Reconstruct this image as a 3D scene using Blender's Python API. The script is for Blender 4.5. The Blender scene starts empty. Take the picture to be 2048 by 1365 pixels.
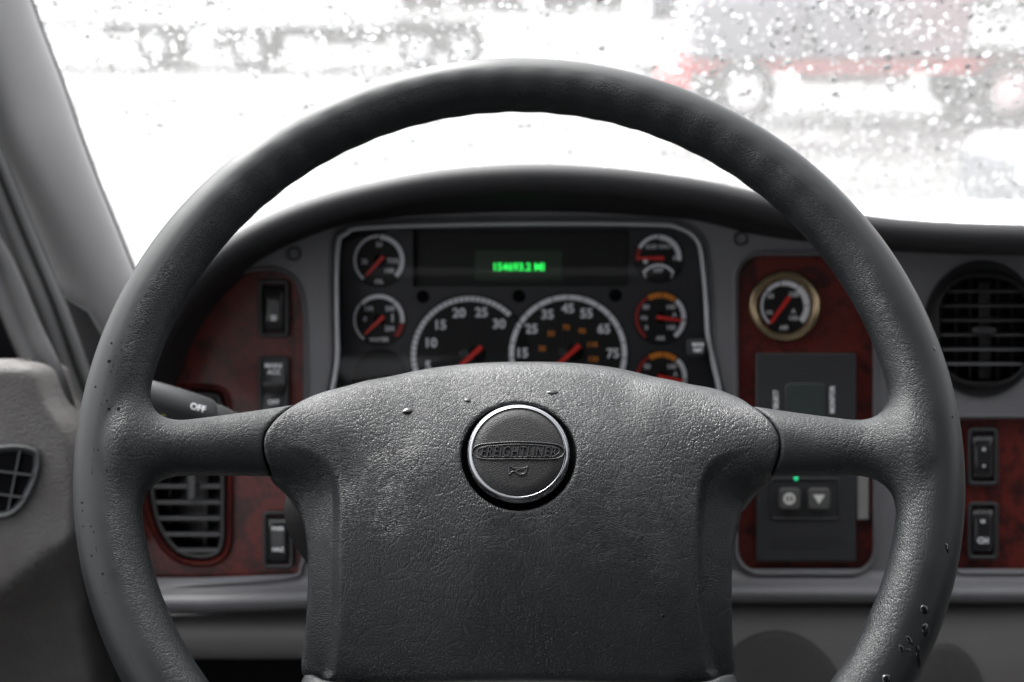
import bpy, bmesh, math, random
import numpy as np
from mathutils import Vector, Matrix
from mathutils.geometry import tessellate_polygon
from mathutils.bvhtree import BVHTree

# ------------------------------------------------------------------ camera, sky, sun, exposure
R = math.radians
scene = bpy.context.scene
COL = scene.collection
PITCH = 18.0
F = 2275.0                                   # focal length in photo pixels (2048 wide)
EYE = Vector((0, 0, 2.3))
cam = bpy.data.cameras.new('camera')
cam.lens = 36.0 * F / 2048
cam.sensor_width = 36.0
cam.clip_start = 0.02
cam.clip_end = 2000
cam.dof.use_dof = True
cam.dof.focus_distance = 0.590
cam.dof.aperture_fstop = cam.lens * 0.001 / 0.0060
camo = bpy.data.objects.new('camera', cam)
COL.objects.link(camo)
camo.location = EYE
camo.rotation_euler = (R(90 - PITCH), 0, 0)
scene.camera = camo
CAM = Matrix.Translation(EYE) @ Matrix.Rotation(R(90 - PITCH), 4, 'X')

SUN_EL, SUN_AZ = 55, -35                     # elevation, azimuth from straight ahead (left negative)
world = bpy.data.worlds.new('World')
scene.world = world
world.use_nodes = True
wn = world.node_tree
for n in list(wn.nodes): wn.nodes.remove(n)
sky = wn.nodes.new('ShaderNodeTexSky')
sky.sky_type = 'NISHITA'
sky.sun_disc = False
sky.sun_elevation = R(SUN_EL)
sky.sun_rotation = R(SUN_AZ)
sky.dust_density = 6.0
hsv = wn.nodes.new('ShaderNodeHueSaturation')
hsv.inputs['Saturation'].default_value = 0.10
bg = wn.nodes.new('ShaderNodeBackground')
bg.inputs['Strength'].default_value = 0.15
wo = wn.nodes.new('ShaderNodeOutputWorld')
wn.links.new(sky.outputs[0], hsv.inputs['Color'])
wn.links.new(hsv.outputs[0], bg.inputs['Color'])
wn.links.new(bg.outputs[0], wo.inputs[0])
sun = bpy.data.lights.new('sun', 'SUN')
sun.energy = 1.6
sun.angle = R(35)
sun.color = (1.0, 0.98, 0.95)
suno = bpy.data.objects.new('sun', sun)
COL.objects.link(suno)
sd = Vector((math.sin(R(SUN_AZ)) * math.cos(R(SUN_EL)), math.cos(R(SUN_AZ)) * math.cos(R(SUN_EL)), math.sin(R(SUN_EL))))
suno.rotation_euler = sd.to_track_quat('Z', 'Y').to_euler()
suno.location = (0, 0, 8)
scene.view_settings.view_transform = 'Standard'
scene.view_settings.look = 'None'
scene.view_settings.gamma = 1
scene.view_settings.exposure = 2.05
scene.view_settings.use_curve_mapping = False
cy = scene.cycles
cy.use_denoising = True
cy.max_bounces = 10
cy.transparent_max_bounces = 12
cy.transmission_bounces = 8
cy.sample_clamp_indirect = 8
cy.caustics_refractive = True

rnd = random.Random(7)

# ------------------------------------------------------------------ materials
def mat(name, color, rough=0.5, metallic=0.0, spec=0.5, coat=0.0, coat_rough=0.05, emission=None, estr=0.0):
    m = bpy.data.materials.new(name)
    m.use_nodes = True
    b = m.node_tree.nodes['Principled BSDF']
    b.inputs['Base Color'].default_value = (*color, 1)
    b.inputs['Roughness'].default_value = rough
    b.inputs['Metallic'].default_value = metallic
    b.inputs['Specular IOR Level'].default_value = spec
    b.inputs['Coat Weight'].default_value = coat
    b.inputs['Coat Roughness'].default_value = coat_rough
    if emission:
        b.inputs['Emission Color'].default_value = (*emission, 1)
        b.inputs['Emission Strength'].default_value = estr
    return m

def nd(m, t, **kw):
    n = m.node_tree.nodes.new(t)
    for k, v in kw.items():
        if k in n.inputs.keys(): n.inputs[k].default_value = v
        else: setattr(n, k, v)
    return n
def lk(m, a, b): m.node_tree.links.new(a, b)
def bsdf(m): return m.node_tree.nodes['Principled BSDF']

def rampnode(m, fac, stops):
    r = nd(m, 'ShaderNodeValToRGB')
    els = r.color_ramp.elements
    while len(els) < len(stops): els.new(0.5)
    for e, (p, c) in zip(els, stops):
        e.position = p
        e.color = (*c, 1) if isinstance(c, tuple) else (c, c, c, 1)
    lk(m, fac, r.inputs[0])
    return r.outputs[0]
def mathn(m, op, a, b=None, clamp=False):
    n = nd(m, 'ShaderNodeMath', operation=op, use_clamp=clamp)
    for i, v in enumerate((a, b)):
        if v is None: continue
        if isinstance(v, (int, float)): n.inputs[i].default_value = v
        else: lk(m, v, n.inputs[i])
    return n.outputs[0]

def vary(m, c1, c2, scale=8.0, detail=6.0, r1=None, r2=None):
    """base colour (and roughness) that wanders between two values over the surface"""
    tc = nd(m, 'ShaderNodeTexCoord')
    n = nd(m, 'ShaderNodeTexNoise', Scale=scale, Detail=detail, Roughness=0.6)
    lk(m, tc.outputs['Object'], n.inputs['Vector'])
    lk(m, rampnode(m, n.outputs[0], [(0.32, c1), (0.68, c2)]), bsdf(m).inputs['Base Color'])
    if r1 is not None:
        lk(m, rampnode(m, n.outputs[0], [(0.3, r1), (0.7, r2)]), bsdf(m).inputs['Roughness'])
    return m

def fine_bump(m, scale=900.0, dist=0.0002, strength=0.5):
    tc = nd(m, 'ShaderNodeTexCoord')
    n = nd(m, 'ShaderNodeTexNoise', Scale=scale, Detail=3.0)
    lk(m, tc.outputs['Object'], n.inputs['Vector'])
    b = nd(m, 'ShaderNodeBump', Strength=strength, Distance=dist)
    lk(m, n.outputs[0], b.inputs['Height'])
    lk(m, b.outputs[0], bsdf(m).inputs['Normal'])
    return m

def leather(name, color, rough, masked=False, strength=0.8, dist=0.0006):
    m = mat(name, color, rough, spec=0.34 if masked else 0.5)
    tc = nd(m, 'ShaderNodeTexCoord')
    co = tc.outputs['Object']
    w = nd(m, 'ShaderNodeTexNoise', Scale=38.0, Detail=3.0)
    lk(m, co, w.inputs['Vector'])
    sub = nd(m, 'ShaderNodeVectorMath', operation='SUBTRACT')
    lk(m, w.outputs['Color'], sub.inputs[0]); sub.inputs[1].default_value = (0.5, 0.5, 0.5)
    sc = nd(m, 'ShaderNodeVectorMath', operation='SCALE'); sc.inputs['Scale'].default_value = 0.007
    lk(m, sub.outputs[0], sc.inputs[0])
    ad = nd(m, 'ShaderNodeVectorMath', operation='ADD')
    lk(m, co, ad.inputs[0]); lk(m, sc.outputs[0], ad.inputs[1])
    hs = []
    for (rot, sx, sy, s) in ((0.35, 0.45, 1.25, 860.0), (1.25, 0.45, 1.25, 840.0), (0.8, 1.0, 0.8, 1300.0)):
        mp = nd(m, 'ShaderNodeMapping')
        mp.inputs['Rotation'].default_value = (0, 0, rot)
        lk(m, ad.outputs[0], mp.inputs['Vector'])
        mp2 = nd(m, 'ShaderNodeMapping')
        mp2.inputs['Scale'].default_value = (sx, sy, 1)
        lk(m, mp.outputs[0], mp2.inputs['Vector'])
        v = nd(m, 'ShaderNodeTexVoronoi', feature='DISTANCE_TO_EDGE', Scale=s)
        lk(m, mp2.outputs[0], v.inputs['Vector'])
        hs.append(rampnode(m, v.outputs['Distance'], [(0.0, 0.0), (0.22, 1.0)]))
    sel = nd(m, 'ShaderNodeTexNoise', Scale=14.0, Detail=2.0)
    lk(m, co, sel.inputs['Vector'])
    sf = rampnode(m, sel.outputs[0], [(0.42, 0.0), (0.58, 1.0)])
    mx = nd(m, 'ShaderNodeMix', data_type='FLOAT')
    lk(m, sf, mx.inputs[0]); lk(m, hs[0], mx.inputs[2]); lk(m, hs[1], mx.inputs[3])
    h = mathn(m, 'ADD', mx.outputs[0], mathn(m, 'MULTIPLY', hs[2], 0.22))
    # long creases that wander over the grain
    cr = nd(m, 'ShaderNodeTexVoronoi', feature='DISTANCE_TO_EDGE', Scale=130.0)
    lk(m, ad.outputs[0], cr.inputs['Vector'])
    crr = rampnode(m, cr.outputs['Distance'], [(0.0, 0.0), (0.09, 1.0)])
    h = mathn(m, 'ADD', h, mathn(m, 'MULTIPLY', crr, 0.55))
    pores = nd(m, 'ShaderNodeTexNoise', Scale=1800.0, Detail=2.0)
    lk(m, co, pores.inputs['Vector'])
    if masked:      # the outer half of the rim is worn smooth
        sx = nd(m, 'ShaderNodeSeparateXYZ'); lk(m, co, sx.inputs[0])
        r2 = mathn(m, 'SQRT', mathn(m, 'ADD', mathn(m, 'MULTIPLY', sx.outputs[0], sx.outputs[0]), mathn(m, 'MULTIPLY', sx.outputs[1], sx.outputs[1])))
        nz = nd(m, 'ShaderNodeTexNoise', Scale=30.0, Detail=3.0); lk(m, co, nz.inputs['Vector'])
        r3 = mathn(m, 'ADD', r2, mathn(m, 'MULTIPLY', mathn(m, 'SUBTRACT', nz.outputs[0], 0.5), 0.012))
        mk = nd(m, 'ShaderNodeMapRange'); lk(m, r3, mk.inputs[0])
        mk.inputs[1].default_value = 0.205; mk.inputs[2].default_value = 0.212
        mk.inputs[3].default_value = 1.0; mk.inputs[4].default_value = 0.03
        h = mathn(m, 'MULTIPLY', h, mk.outputs[0])
    h = mathn(m, 'ADD', h, mathn(m, 'MULTIPLY', pores.outputs[0], 0.12))
    b = nd(m, 'ShaderNodeBump', Strength=strength, Distance=dist)
    lk(m, h, b.inputs['Height']); lk(m, b.outputs[0], bsdf(m).inputs['Normal'])
    bs = nd(m, 'ShaderNodeTexNoise', Scale=16.0, Detail=4.0); lk(m, co, bs.inputs['Vector'])
    lk(m, rampnode(m, bs.outputs[0], [(0.35, strength * 0.6), (0.62, strength)]), b.inputs['Strength'])
    # wear: patches of sheen
    wn_ = nd(m, 'ShaderNodeTexNoise', Scale=22.0, Detail=5.0); lk(m, co, wn_.inputs['Vector'])
    lk(m, rampnode(m, wn_.outputs[0], [(0.35, rough - 0.06), (0.7, rough + 0.08)]), bsdf(m).inputs['Roughness'])
    c2 = tuple(c * 1.35 for c in color)
    lk(m, rampnode(m, wn_.outputs[0], [(0.4, color), (0.75, c2)]), bsdf(m).inputs['Base Color'])
    return m

def thin_glass(name, tint=(1, 1, 1), refl=1.0, rough=0.0, film=0.0):
    m = bpy.data.materials.new(name); m.use_nodes = True
    t = m.node_tree
    for n in list(t.nodes): t.nodes.remove(n)
    out = nd(m, 'ShaderNodeOutputMaterial'); tr = nd(m, 'ShaderNodeBsdfTransparent', Color=(*tint, 1))
    gl = nd(m, 'ShaderNodeBsdfGlossy', Roughness=rough); fr = nd(m, 'ShaderNodeFresnel', IOR=1.45)
    mx = nd(m, 'ShaderNodeMixShader')
    lk(m, mathn(m, 'MULTIPLY', fr.outputs[0], refl), mx.inputs[0])
    lk(m, tr.outputs[0], mx.inputs[1]); lk(m, gl.outputs[0], mx.inputs[2])
    last = mx.outputs[0]
    if film:            # wet, dusty film that scatters daylight
        tl = nd(m, 'ShaderNodeBsdfTranslucent', Color=(1, 1, 1, 1)); m2 = nd(m, 'ShaderNodeMixShader'); m2.inputs[0].default_value = film
        lk(m, last, m2.inputs[1]); lk(m, tl.outputs[0], m2.inputs[2]); last = m2.outputs[0]
    lk(m, last, out.inputs[0])
    return m

M = {}
M['rim'] = leather('rim_leather', (0.008, 0.0093, 0.0107), 0.45, masked=True, strength=0.6, dist=0.00028)
M['pad'] = leather('pad_leather', (0.008, 0.0093, 0.0107), 0.38, strength=0.68, dist=0.00030)
M['button'] = fine_bump(mat('button_plastic', (0.010, 0.010, 0.011), 0.45, spec=0.4), 1500, 0.0003, 0.9)
M['emboss'] = mat('emboss_lightened', (0.04, 0.04, 0.043), 0.28)  # same black plastic as the button, lightened to paint in its lit edges
M['chrome'] = mat('dark_chrome', (0.27, 0.275, 0.29), 0.16, metallic=1.0)
M['black'] = mat('black_plastic', (0.012, 0.012, 0.013), 0.4)
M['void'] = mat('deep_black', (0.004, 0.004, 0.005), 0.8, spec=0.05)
M['hood'] = fine_bump(mat('hood_plastic', (0.015, 0.015, 0.017), 0.6, spec=0.3), 700, 0.0003)
M['fascia'] = fine_bump(vary(mat('fascia_plastic', (0.12, 0.12, 0.13), 0.48), (0.13, 0.13, 0.14), (0.155, 0.155, 0.166), 10), 900, 0.0002)
M['lower'] = fine_bump(vary(mat('lower_plastic', (0.1, 0.095, 0.093), 0.6), (0.14, 0.134, 0.134), (0.165, 0.158, 0.156), 9), 700, 0.0003)
M['trim'] = fine_bump(vary(mat('door_trim_plastic', (0.12, 0.113, 0.11), 0.65, spec=0.3), (0.085, 0.079, 0.077), (0.118, 0.112, 0.11), 25, 8), 420, 0.0014, 0.9)
M['pillar'] = fine_bump(vary(mat('pillar_plastic', (0.26, 0.255, 0.26), 0.6), (0.25, 0.245, 0.25), (0.29, 0.285, 0.29), 6), 600, 0.0003)
M['vent_slat'] = mat('vent_slat', (0.07, 0.07, 0.075), 0.4)
M['knee_shadow'] = mat('knee_shadow', (0.045, 0.043, 0.043), 0.7)
M['seal'] = mat('seal_rubber', (0.025, 0.026, 0.027), 0.55)
M['switch'] = mat('switch_plastic', (0.03, 0.031, 0.033), 0.42)
M['rocker'] = mat('rocker_gloss', (0.018, 0.018, 0.02), 0.22)
M['vent'] = mat('vent_plastic', (0.035, 0.035, 0.037), 0.4)
M['vent_grey'] = mat('corner_vent_plastic', (0.03, 0.034, 0.037), 0.45)
M['face'] = fine_bump(mat('cluster_face', (0.028, 0.029, 0.033), 0.5), 900, 0.0001)
M['dial'] = mat('dial_face', (0.010, 0.0105, 0.011), 0.55, spec=0.3)
M['white'] = mat('print_white', (0.92, 0.93, 0.97), 0.6)
M['red_needle'] = mat('needle_red', (0.75, 0.03, 0.02), 0.4)
M['red_mark'] = mat('mark_red', (0.35, 0.02, 0.015), 0.5)
M['orange'] = mat('mark_orange', (0.75, 0.24, 0.02), 0.5)
M['yellow'] = mat('print_yellow', (0.55, 0.5, 0.05), 0.5)
M['lcd'] = mat('lcd_glass', (0.004, 0.010, 0.004), 0.45, emission=(0.004, 0.018, 0.004), estr=0.04)
M['lcd_text'] = mat('lcd_text', (0.0, 0.1, 0.02), 0.5, emission=(0.02, 0.75, 0.09), estr=0.45)
M['led'] = mat('green_led', (0.0, 0.1, 0.03), 0.3, emission=(0.02, 0.6, 0.25), estr=0.3)
M['brass'] = mat('brass_bezel', (0.42, 0.32, 0.2), 0.24, metallic=1.0)
M['keypad'] = mat('keypad_plastic', (0.026, 0.027, 0.029), 0.5)
M['key_grey'] = mat('key_grey', (0.09, 0.09, 0.09), 0.35)
M['key_lit'] = mat('key_symbol', (0.75, 0.76, 0.72), 0.4)
M['screen'] = mat('dark_screen', (0.045, 0.055, 0.055), 0.25)
M['steel'] = mat('lever_steel', (0.5, 0.5, 0.5), 0.35, metallic=1.0)
M['lens'] = thin_glass('cluster_lens', (0.97, 0.97, 0.98), 0.4, 0.03)
M['lensrim'] = mat('lens_edge', (0.42, 0.43, 0.45), 0.25)
M['shiny'] = mat('polished_strip', (0.38, 0.37, 0.36), 0.35)
M['windshield'] = thin_glass('windshield_glass', (0.95, 0.96, 0.96), 0.2, film=0.075)
M['headliner'] = mat('headliner', (0.08, 0.08, 0.08), 0.9)
M['cab_dark'] = mat('cab_dark', (0.05, 0.05, 0.05), 0.8)

def wood_mat():
    m = mat('burl_wood', (0.1, 0.02, 0.015), 0.42, spec=0.3, coat=0.12, coat_rough=0.12)
    tc = nd(m, 'ShaderNodeTexCoord')
    n = nd(m, 'ShaderNodeTexNoise', Scale=22.0, Detail=8.0, Roughness=0.65, Distortion=1.2)
    lk(m, tc.outputs['Object'], n.inputs['Vector'])
    n2 = nd(m, 'ShaderNodeTexNoise', Scale=120.0, Detail=5.0, Distortion=2.0)
    lk(m, tc.outputs['Object'], n2.inputs['Vector'])
    f = mathn(m, 'ADD', mathn(m, 'MULTIPLY', n.outputs[0], 0.75), mathn(m, 'MULTIPLY', n2.outputs[0], 0.25))
    lk(m, rampnode(m, f, [(0.34, (0.018, 0.006, 0.006)), (0.46, (0.055, 0.009, 0.008)), (0.54, (0.13, 0.017, 0.012)), (0.60, (0.08, 0.012, 0.009)), (0.68, (0.15, 0.026, 0.015))]), bsdf(m).inputs['Base Color'])
    return m
M['wood'] = wood_mat()

def water_mat():
    m = bpy.data.materials.new('water'); m.use_nodes = True
    b = bsdf(m)
    b.inputs['Base Color'].default_value = (1, 1, 1, 1)
    b.inputs['Roughness'].default_value = 0.0
    b.inputs['IOR'].default_value = 1.33
    b.inputs['Transmission Weight'].default_value = 1.0
    return m
M['water'] = water_mat()

# ------------------------------------------------------------------ helpers
def P(px, py, d):
    """photo pixel and depth -> point in the cab frame (x right, y up, z towards the driver)"""
    return Vector(((px - 1024) / F * d, -(py - 682.5) / F * d, -d))

class MB:
    def __init__(s): s.v = []; s.f = []; s.sm = []
    def add(s, vs, fs, smooth=True):
        o = len(s.v)
        s.v += [Vector(v) for v in vs]
        s.f += [tuple(i + o for i in f) for f in fs]
        s.sm += [smooth] * len(fs)
    def rings(s, rings, closed=True, cap0=False, cap1=False, smooth=True):
        n = len(rings[0]); vs = [p for r in rings for p in r]; fs = []
        for k in range(len(rings) - 1):
            for i in range(n if closed else n - 1):
                j = (i + 1) % n
                fs.append((k * n + i, k * n + j, (k + 1) * n + j, (k + 1) * n + i))
        s.add(vs, fs, smooth)
        if cap0: s.add(rings[0], [tuple(reversed(range(n)))], False)
        if cap1: s.add(rings[-1], [tuple(range(n))], False)
    def poly(s, outer, holes=()):
        tri = tessellate_polygon([outer] + list(holes))
        allv = list(outer)
        for h in holes: allv += list(h)
        s.add(allv, [tuple(t) for t in tri], False)
    def build(s, name, m, parent=None, base=None, frame=None):
        me = bpy.data.meshes.new(name)
        fr = frame if frame is not None else CAM
        b = base if base is not None else Vector((0, 0, 0))
        me.from_pydata([tuple(v - b) for v in s.v], [], s.f)
        me.polygons.foreach_set('use_smooth', s.sm)
        me.materials.append(M[m] if isinstance(m, str) else m)
        bm = bmesh.new(); bm.from_mesh(me); bmesh.ops.recalc_face_normals(bm, faces=bm.faces); bm.to_mesh(me); bm.free()
        me.update()
        o = bpy.data.objects.new(name, me)
        COL.objects.link(o)
        if parent is not None: o.parent = parent
        else: o.matrix_world = fr @ Matrix.Translation(b)
        return o

def props(o, label=None, cat=None, group=None, kind=None):
    if label: o['label'] = label
    if cat: o['category'] = cat
    if group: o['group'] = group
    if kind: o['kind'] = kind
    return o

class Thing:
    def __init__(s, name, label, cat, base, group=None, frame=None, kind=None):
        s.base = Vector(base)
        s.o = bpy.data.objects.new(name, None)
        s.o.empty_display_size = 0.02
        COL.objects.link(s.o)
        s.o.matrix_world = (frame if frame is not None else CAM) @ Matrix.Translation(s.base)
        props(s.o, label, cat, group, kind)
    def part(s, name, mb, m, parent=None):
        return mb.build(name, m, parent or s.o, s.base)

def catmull(pts, n=6, closed=True):
    out = []; N = len(pts)
    rng = range(N) if closed else range(N - 1)
    for i in rng:
        g = (lambda k: pts[k % N]) if closed else (lambda k: pts[max(0, min(N - 1, k))])
        p0, p1, p2, p3 = (np.array(g(i + k - 1), float) for k in range(4))
        for t in np.arange(n) / n:
            out.append(tuple(0.5 * ((2 * p1) + (-p0 + p2) * t + (2 * p0 - 5 * p1 + 4 * p2 - p3) * t * t + (-p0 + 3 * p1 - 3 * p2 + p3) * t ** 3)))
    if not closed: out.append(tuple(pts[-1]))
    return out

def rr(x0, y0, x1, y1, r, n=8):
    out = []
    for cx, cy_, a0 in ((x1 - r, y0 + r, -90), (x1 - r, y1 - r, 0), (x0 + r, y1 - r, 90), (x0 + r, y0 + r, 180)):
        for k in range(n + 1):
            a = R(a0 + 90 * k / n)
            out.append((cx + r * math.cos(a), cy_ + r * math.sin(a)))
    return out
def circ(cx, cy_, r, n=48, ry=None):
    ry = ry or r
    return [(cx + r * math.cos(2 * math.pi * i / n), cy_ + ry * math.sin(2 * math.pi * i / n)) for i in range(n)]
def off(poly, d):
    """offset a closed px polygon outward by d pixels"""
    n = len(poly); A = sum(poly[i][0] * poly[(i + 1) % n][1] - poly[(i + 1) % n][0] * poly[i][1] for i in range(n))
    sg = 1 if A > 0 else -1; out = []
    for i in range(n):
        ax, ay = poly[i - 1]; bx, by = poly[(i + 1) % n]
        k = 1
        tx, ty = bx - ax, by - ay; L = math.hypot(tx, ty) or 1
        out.append((poly[i][0] + sg * ty / L * d, poly[i][1] - sg * tx / L * d))
    return out
def ring3(poly, d): return [P(x, y, d) for x, y in poly]

def slab(mb, poly, d_front, d_back, bev=2.0, bevd=None, cap_back=False):
    """rounded-edge plate: px outline, front depth (nearer) and back depth"""
    bevd = bevd if bevd is not None else bev * 0.0004
    rs = [ring3(poly, d_back), ring3(poly, d_front + bevd)]
    for t in (0.3, 0.6, 0.85, 1.0):
        rs.append(ring3(off(poly, -bev * (1 - math.sqrt(max(0, 1 - t * t)))), d_front + bevd * (1 - t)))
    mb.rings(rs)
    mb.poly(rs[-1])
    if cap_back: mb.poly(rs[0])

def lip(mb, poly, d0, width, height, depth, n=5):
    """raised bead round an opening that turns into it"""
    rs = [ring3(off(poly, width), d0)]
    for k in range(1, n + 1):
        a = math.pi / 2 * k / n
        rs.append(ring3(off(poly, width * (1 - math.sin(a) * 0.5)), d0 - height * math.sin(a)))
    for k in range(1, n + 1):
        a = math.pi / 2 * k / n
        rs.append(ring3(off(poly, width * 0.5 * math.cos(a)), d0 - height * math.cos(a)))
    rs.append(ring3(off(poly, -1), d0 + depth))
    mb.rings(rs)

def tube(mb, path, rad, n=12, cap=True):
    rings = []
    path = [Vector(p) for p in path]
    for i, p in enumerate(path):
        t = (path[min(i + 1, len(path) - 1)] - path[max(i - 1, 0)]).normalized()
        ref = Vector((0, 0, 1)) if abs(t.z) < 0.9 else Vector((1, 0, 0))
        u = t.cross(ref).normalized(); v = t.cross(u)
        r = rad[i] if isinstance(rad, list) else rad
        ru, rv = r if isinstance(r, (list, tuple)) else (r, r)
        rings.append([p + u * ru * math.cos(2 * math.pi * k / n) + v * rv * math.sin(2 * math.pi * k / n) for k in range(n)])
    mb.rings(rings, cap0=cap, cap1=cap)

def text_geo(s, size=1.0, bold=0.0, extrude=0.0, shear=0.0, align='CENTER', bevel=0.0, spacing=1.0):
    cu = bpy.data.curves.new('lettering', 'FONT')
    cu.body = s; cu.size = size; cu.align_x = align; cu.align_y = 'CENTER'
    cu.offset = bold; cu.extrude = extrude; cu.shear = shear; cu.resolution_u = 3
    cu.bevel_depth = bevel; cu.bevel_resolution = 1; cu.space_character = spacing
    o = bpy.data.objects.new('lettering', cu)
    COL.objects.link(o)
    dg = bpy.context.evaluated_depsgraph_get()
    me = o.evaluated_get(dg).to_mesh()
    vs = [v.co.copy() for v in me.vertices]; fs = [tuple(p.vertices) for p in me.polygons]
    o.evaluated_get(dg).to_mesh_clear()
    bpy.data.objects.remove(o); bpy.data.curves.remove(cu)
    return vs, fs
def text_px(mb, s, px, py, hpx, d, bold=0.02, align='CENTER', rot=0.0, spacing=1.0, sx=1.0):
    """flat lettering hpx pixels tall (capitals) centred at px,py, lying at depth d"""
    size = hpx / 0.70
    vs, fs = text_geo(s, 1.0, bold, 0.0, 0.0, align, 0.0, spacing)
    c, n = math.cos(rot), math.sin(rot)
    out = []
    for v in vs:
        x, y = v.x * size * sx, v.y * size
        out.append(P(px + x * c - y * n, py - (x * n + y * c), d))
    mb.add(out, fs, False)

def arc_px(mb, cx, cy_, r0, r1, a0, a1, d, n=40, gap=None):
    """flat arc; angles in degrees clockwise from straight up"""
    fs = []; vs = []
    for k in range(n + 1):
        a = R(a0 + (a1 - a0) * k / n)
        for r in (r0, r1): vs.append(P(cx + r * math.sin(a), cy_ - r * math.cos(a), d))
    for k in range(n): fs.append((2 * k, 2 * k + 1, 2 * k + 3, 2 * k + 2))
    mb.add(vs, fs, False)
def disc_px(mb, cx, cy_, r, d, n=48): mb.poly(ring3(circ(cx, cy_, r, n), d))
def rim_px(mb, cx, cy_, prof, n=48):
    """lathe about the line of sight; prof = [(radius px, depth)]"""
    mb.rings([ring3(circ(cx, cy_, r, n), d) for r, d in prof])
def bar_px(mb, x0, y0, x1, y1, w0, w1, d0, d1):
    """flat-ended bar between two px points, widths in px, front at d0 back at d1"""
    L = math.hypot(x1 - x0, y1 - y0); nx, ny = -(y1 - y0) / L, (x1 - x0) / L
    q = [(x0 + nx * w0, y0 + ny * w0), (x1 + nx * w1, y1 + ny * w1), (x1 - nx * w1, y1 - ny * w1), (x0 - nx * w0, y0 - ny * w0)]
    a = [P(x, y, d0) for x, y in q]; b = [P(x, y, d1) for x, y in q]
    mb.add(a + b, [(0, 1, 2, 3), (7, 6, 5, 4), (0, 4, 5, 1), (1, 5, 6, 2), (2, 6, 7, 3), (3, 7, 4, 0)], False)

# ------------------------------------------------------------------ outside: ground and parked vehicles (world frame)
def wbox(mb, x0, x1, y0, y1, z0, z1, bev=0.04):
    """box with its vertical and top edges rounded"""
    def loop(i, z):
        pts = []
        for cx, cy2, a0 in ((x1 - bev, y1 - bev, 0), (x0 + bev, y1 - bev, 90), (x0 + bev, y0 + bev, 180), (x1 - bev, y0 + bev, 270)):
            for k in range(4):
                a = R(a0 + 30 * k); pts.append(Vector((cx + (bev - i) * math.cos(a), cy2 + (bev - i) * math.sin(a), z)))
        return pts
    rs = [loop(0, z0), loop(0, z1 - bev), loop(bev * 0.3, z1 - bev * 0.3), loop(bev * 0.9, z1)]
    mb.rings(rs, cap0=True, cap1=True)

I4 = Matrix.Identity(4)
g = MB()
g.add([(-300, -60, 0), (300, -60, 0), (300, 900, 0), (-300, 900, 0)], [(0, 1, 2, 3)], False)
gm = mat('wet_pavement', (0.3, 0.3, 0.3), 0.35)
tc = nd(gm, 'ShaderNodeTexCoord'); mp = nd(gm, 'ShaderNodeMapping'); mp.inputs['Scale'].default_value = (0.06, 0.28, 1)
lk(gm, tc.outputs['Object'], mp.inputs[0])
n1 = nd(gm, 'ShaderNodeTexNoise', Scale=1.0, Detail=4.0); lk(gm, mp.outputs[0], n1.inputs['Vector'])
lk(gm, rampnode(gm, n1.outputs[0], [(0.36, (0.03, 0.03, 0.032)), (0.50, (0.075, 0.075, 0.075)), (0.60, (0.18, 0.18, 0.18))]), bsdf(gm).inputs['Base Color'])
lk(gm, rampnode(gm, n1.outputs[0], [(0.4, 0.35), (0.6, 0.7)]), bsdf(gm).inputs['Roughness'])
bsdf(gm).inputs['Specular IOR Level'].default_value = 0.1
props(g.build('ground', gm, frame=I4), kind='structure')

M['paint_white'] = mat('paint_white', (0.75, 0.75, 0.76), 0.3, coat=0.5)
M['paint_red'] = mat('paint_red', (0.55, 0.02, 0.02), 0.35, coat=0.5)
M['paint_grey'] = mat('paint_grey', (0.16, 0.16, 0.18), 0.4)
M['paint_dark'] = mat('paint_dark', (0.04, 0.045, 0.055), 0.3, coat=0.5)
M['tyre'] = mat('tyre_rubber', (0.02, 0.02, 0.02), 0.8)
M['hub'] = mat('hub_metal', (0.82, 0.82, 0.83), 0.4)
M['glass_dark'] = mat('dark_window', (0.03, 0.035, 0.04), 0.08)
M['lamp_amber'] = mat('marker_amber', (0.7, 0.3, 0.05), 0.3)

def wheel_at(t, x, y, r=0.5, w=0.3):
    def lathe(prof):
        mb = MB()
        rs = [[Vector((x + pr * math.cos(2 * math.pi * k / 28), y + (py if y < 1 else -py), r + pr * math.sin(2 * math.pi * k / 28))) for k in range(28)] for pr, py in prof]
        mb.rings(rs, cap0=True, cap1=True)
        return mb
    ty = t.part('wheel', lathe([(r * 0.62, -w / 2 + 0.02), (r * 0.9, -w / 2), (r, -w / 2 + 0.05), (r, w / 2 - 0.05), (r * 0.9, w / 2)]), 'tyre')
    t.part('rim', lathe([(r * 0.14, -w / 2 - 0.05), (r * 0.2, -w / 2 - 0.02), (r * 0.3, -w / 2 + 0.0), (r * 0.56, -w / 2 + 0.03), (r * 0.63, -w / 2 - 0.01), (r * 0.6, w / 2 - 0.05)]), 'hub', ty)

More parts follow.
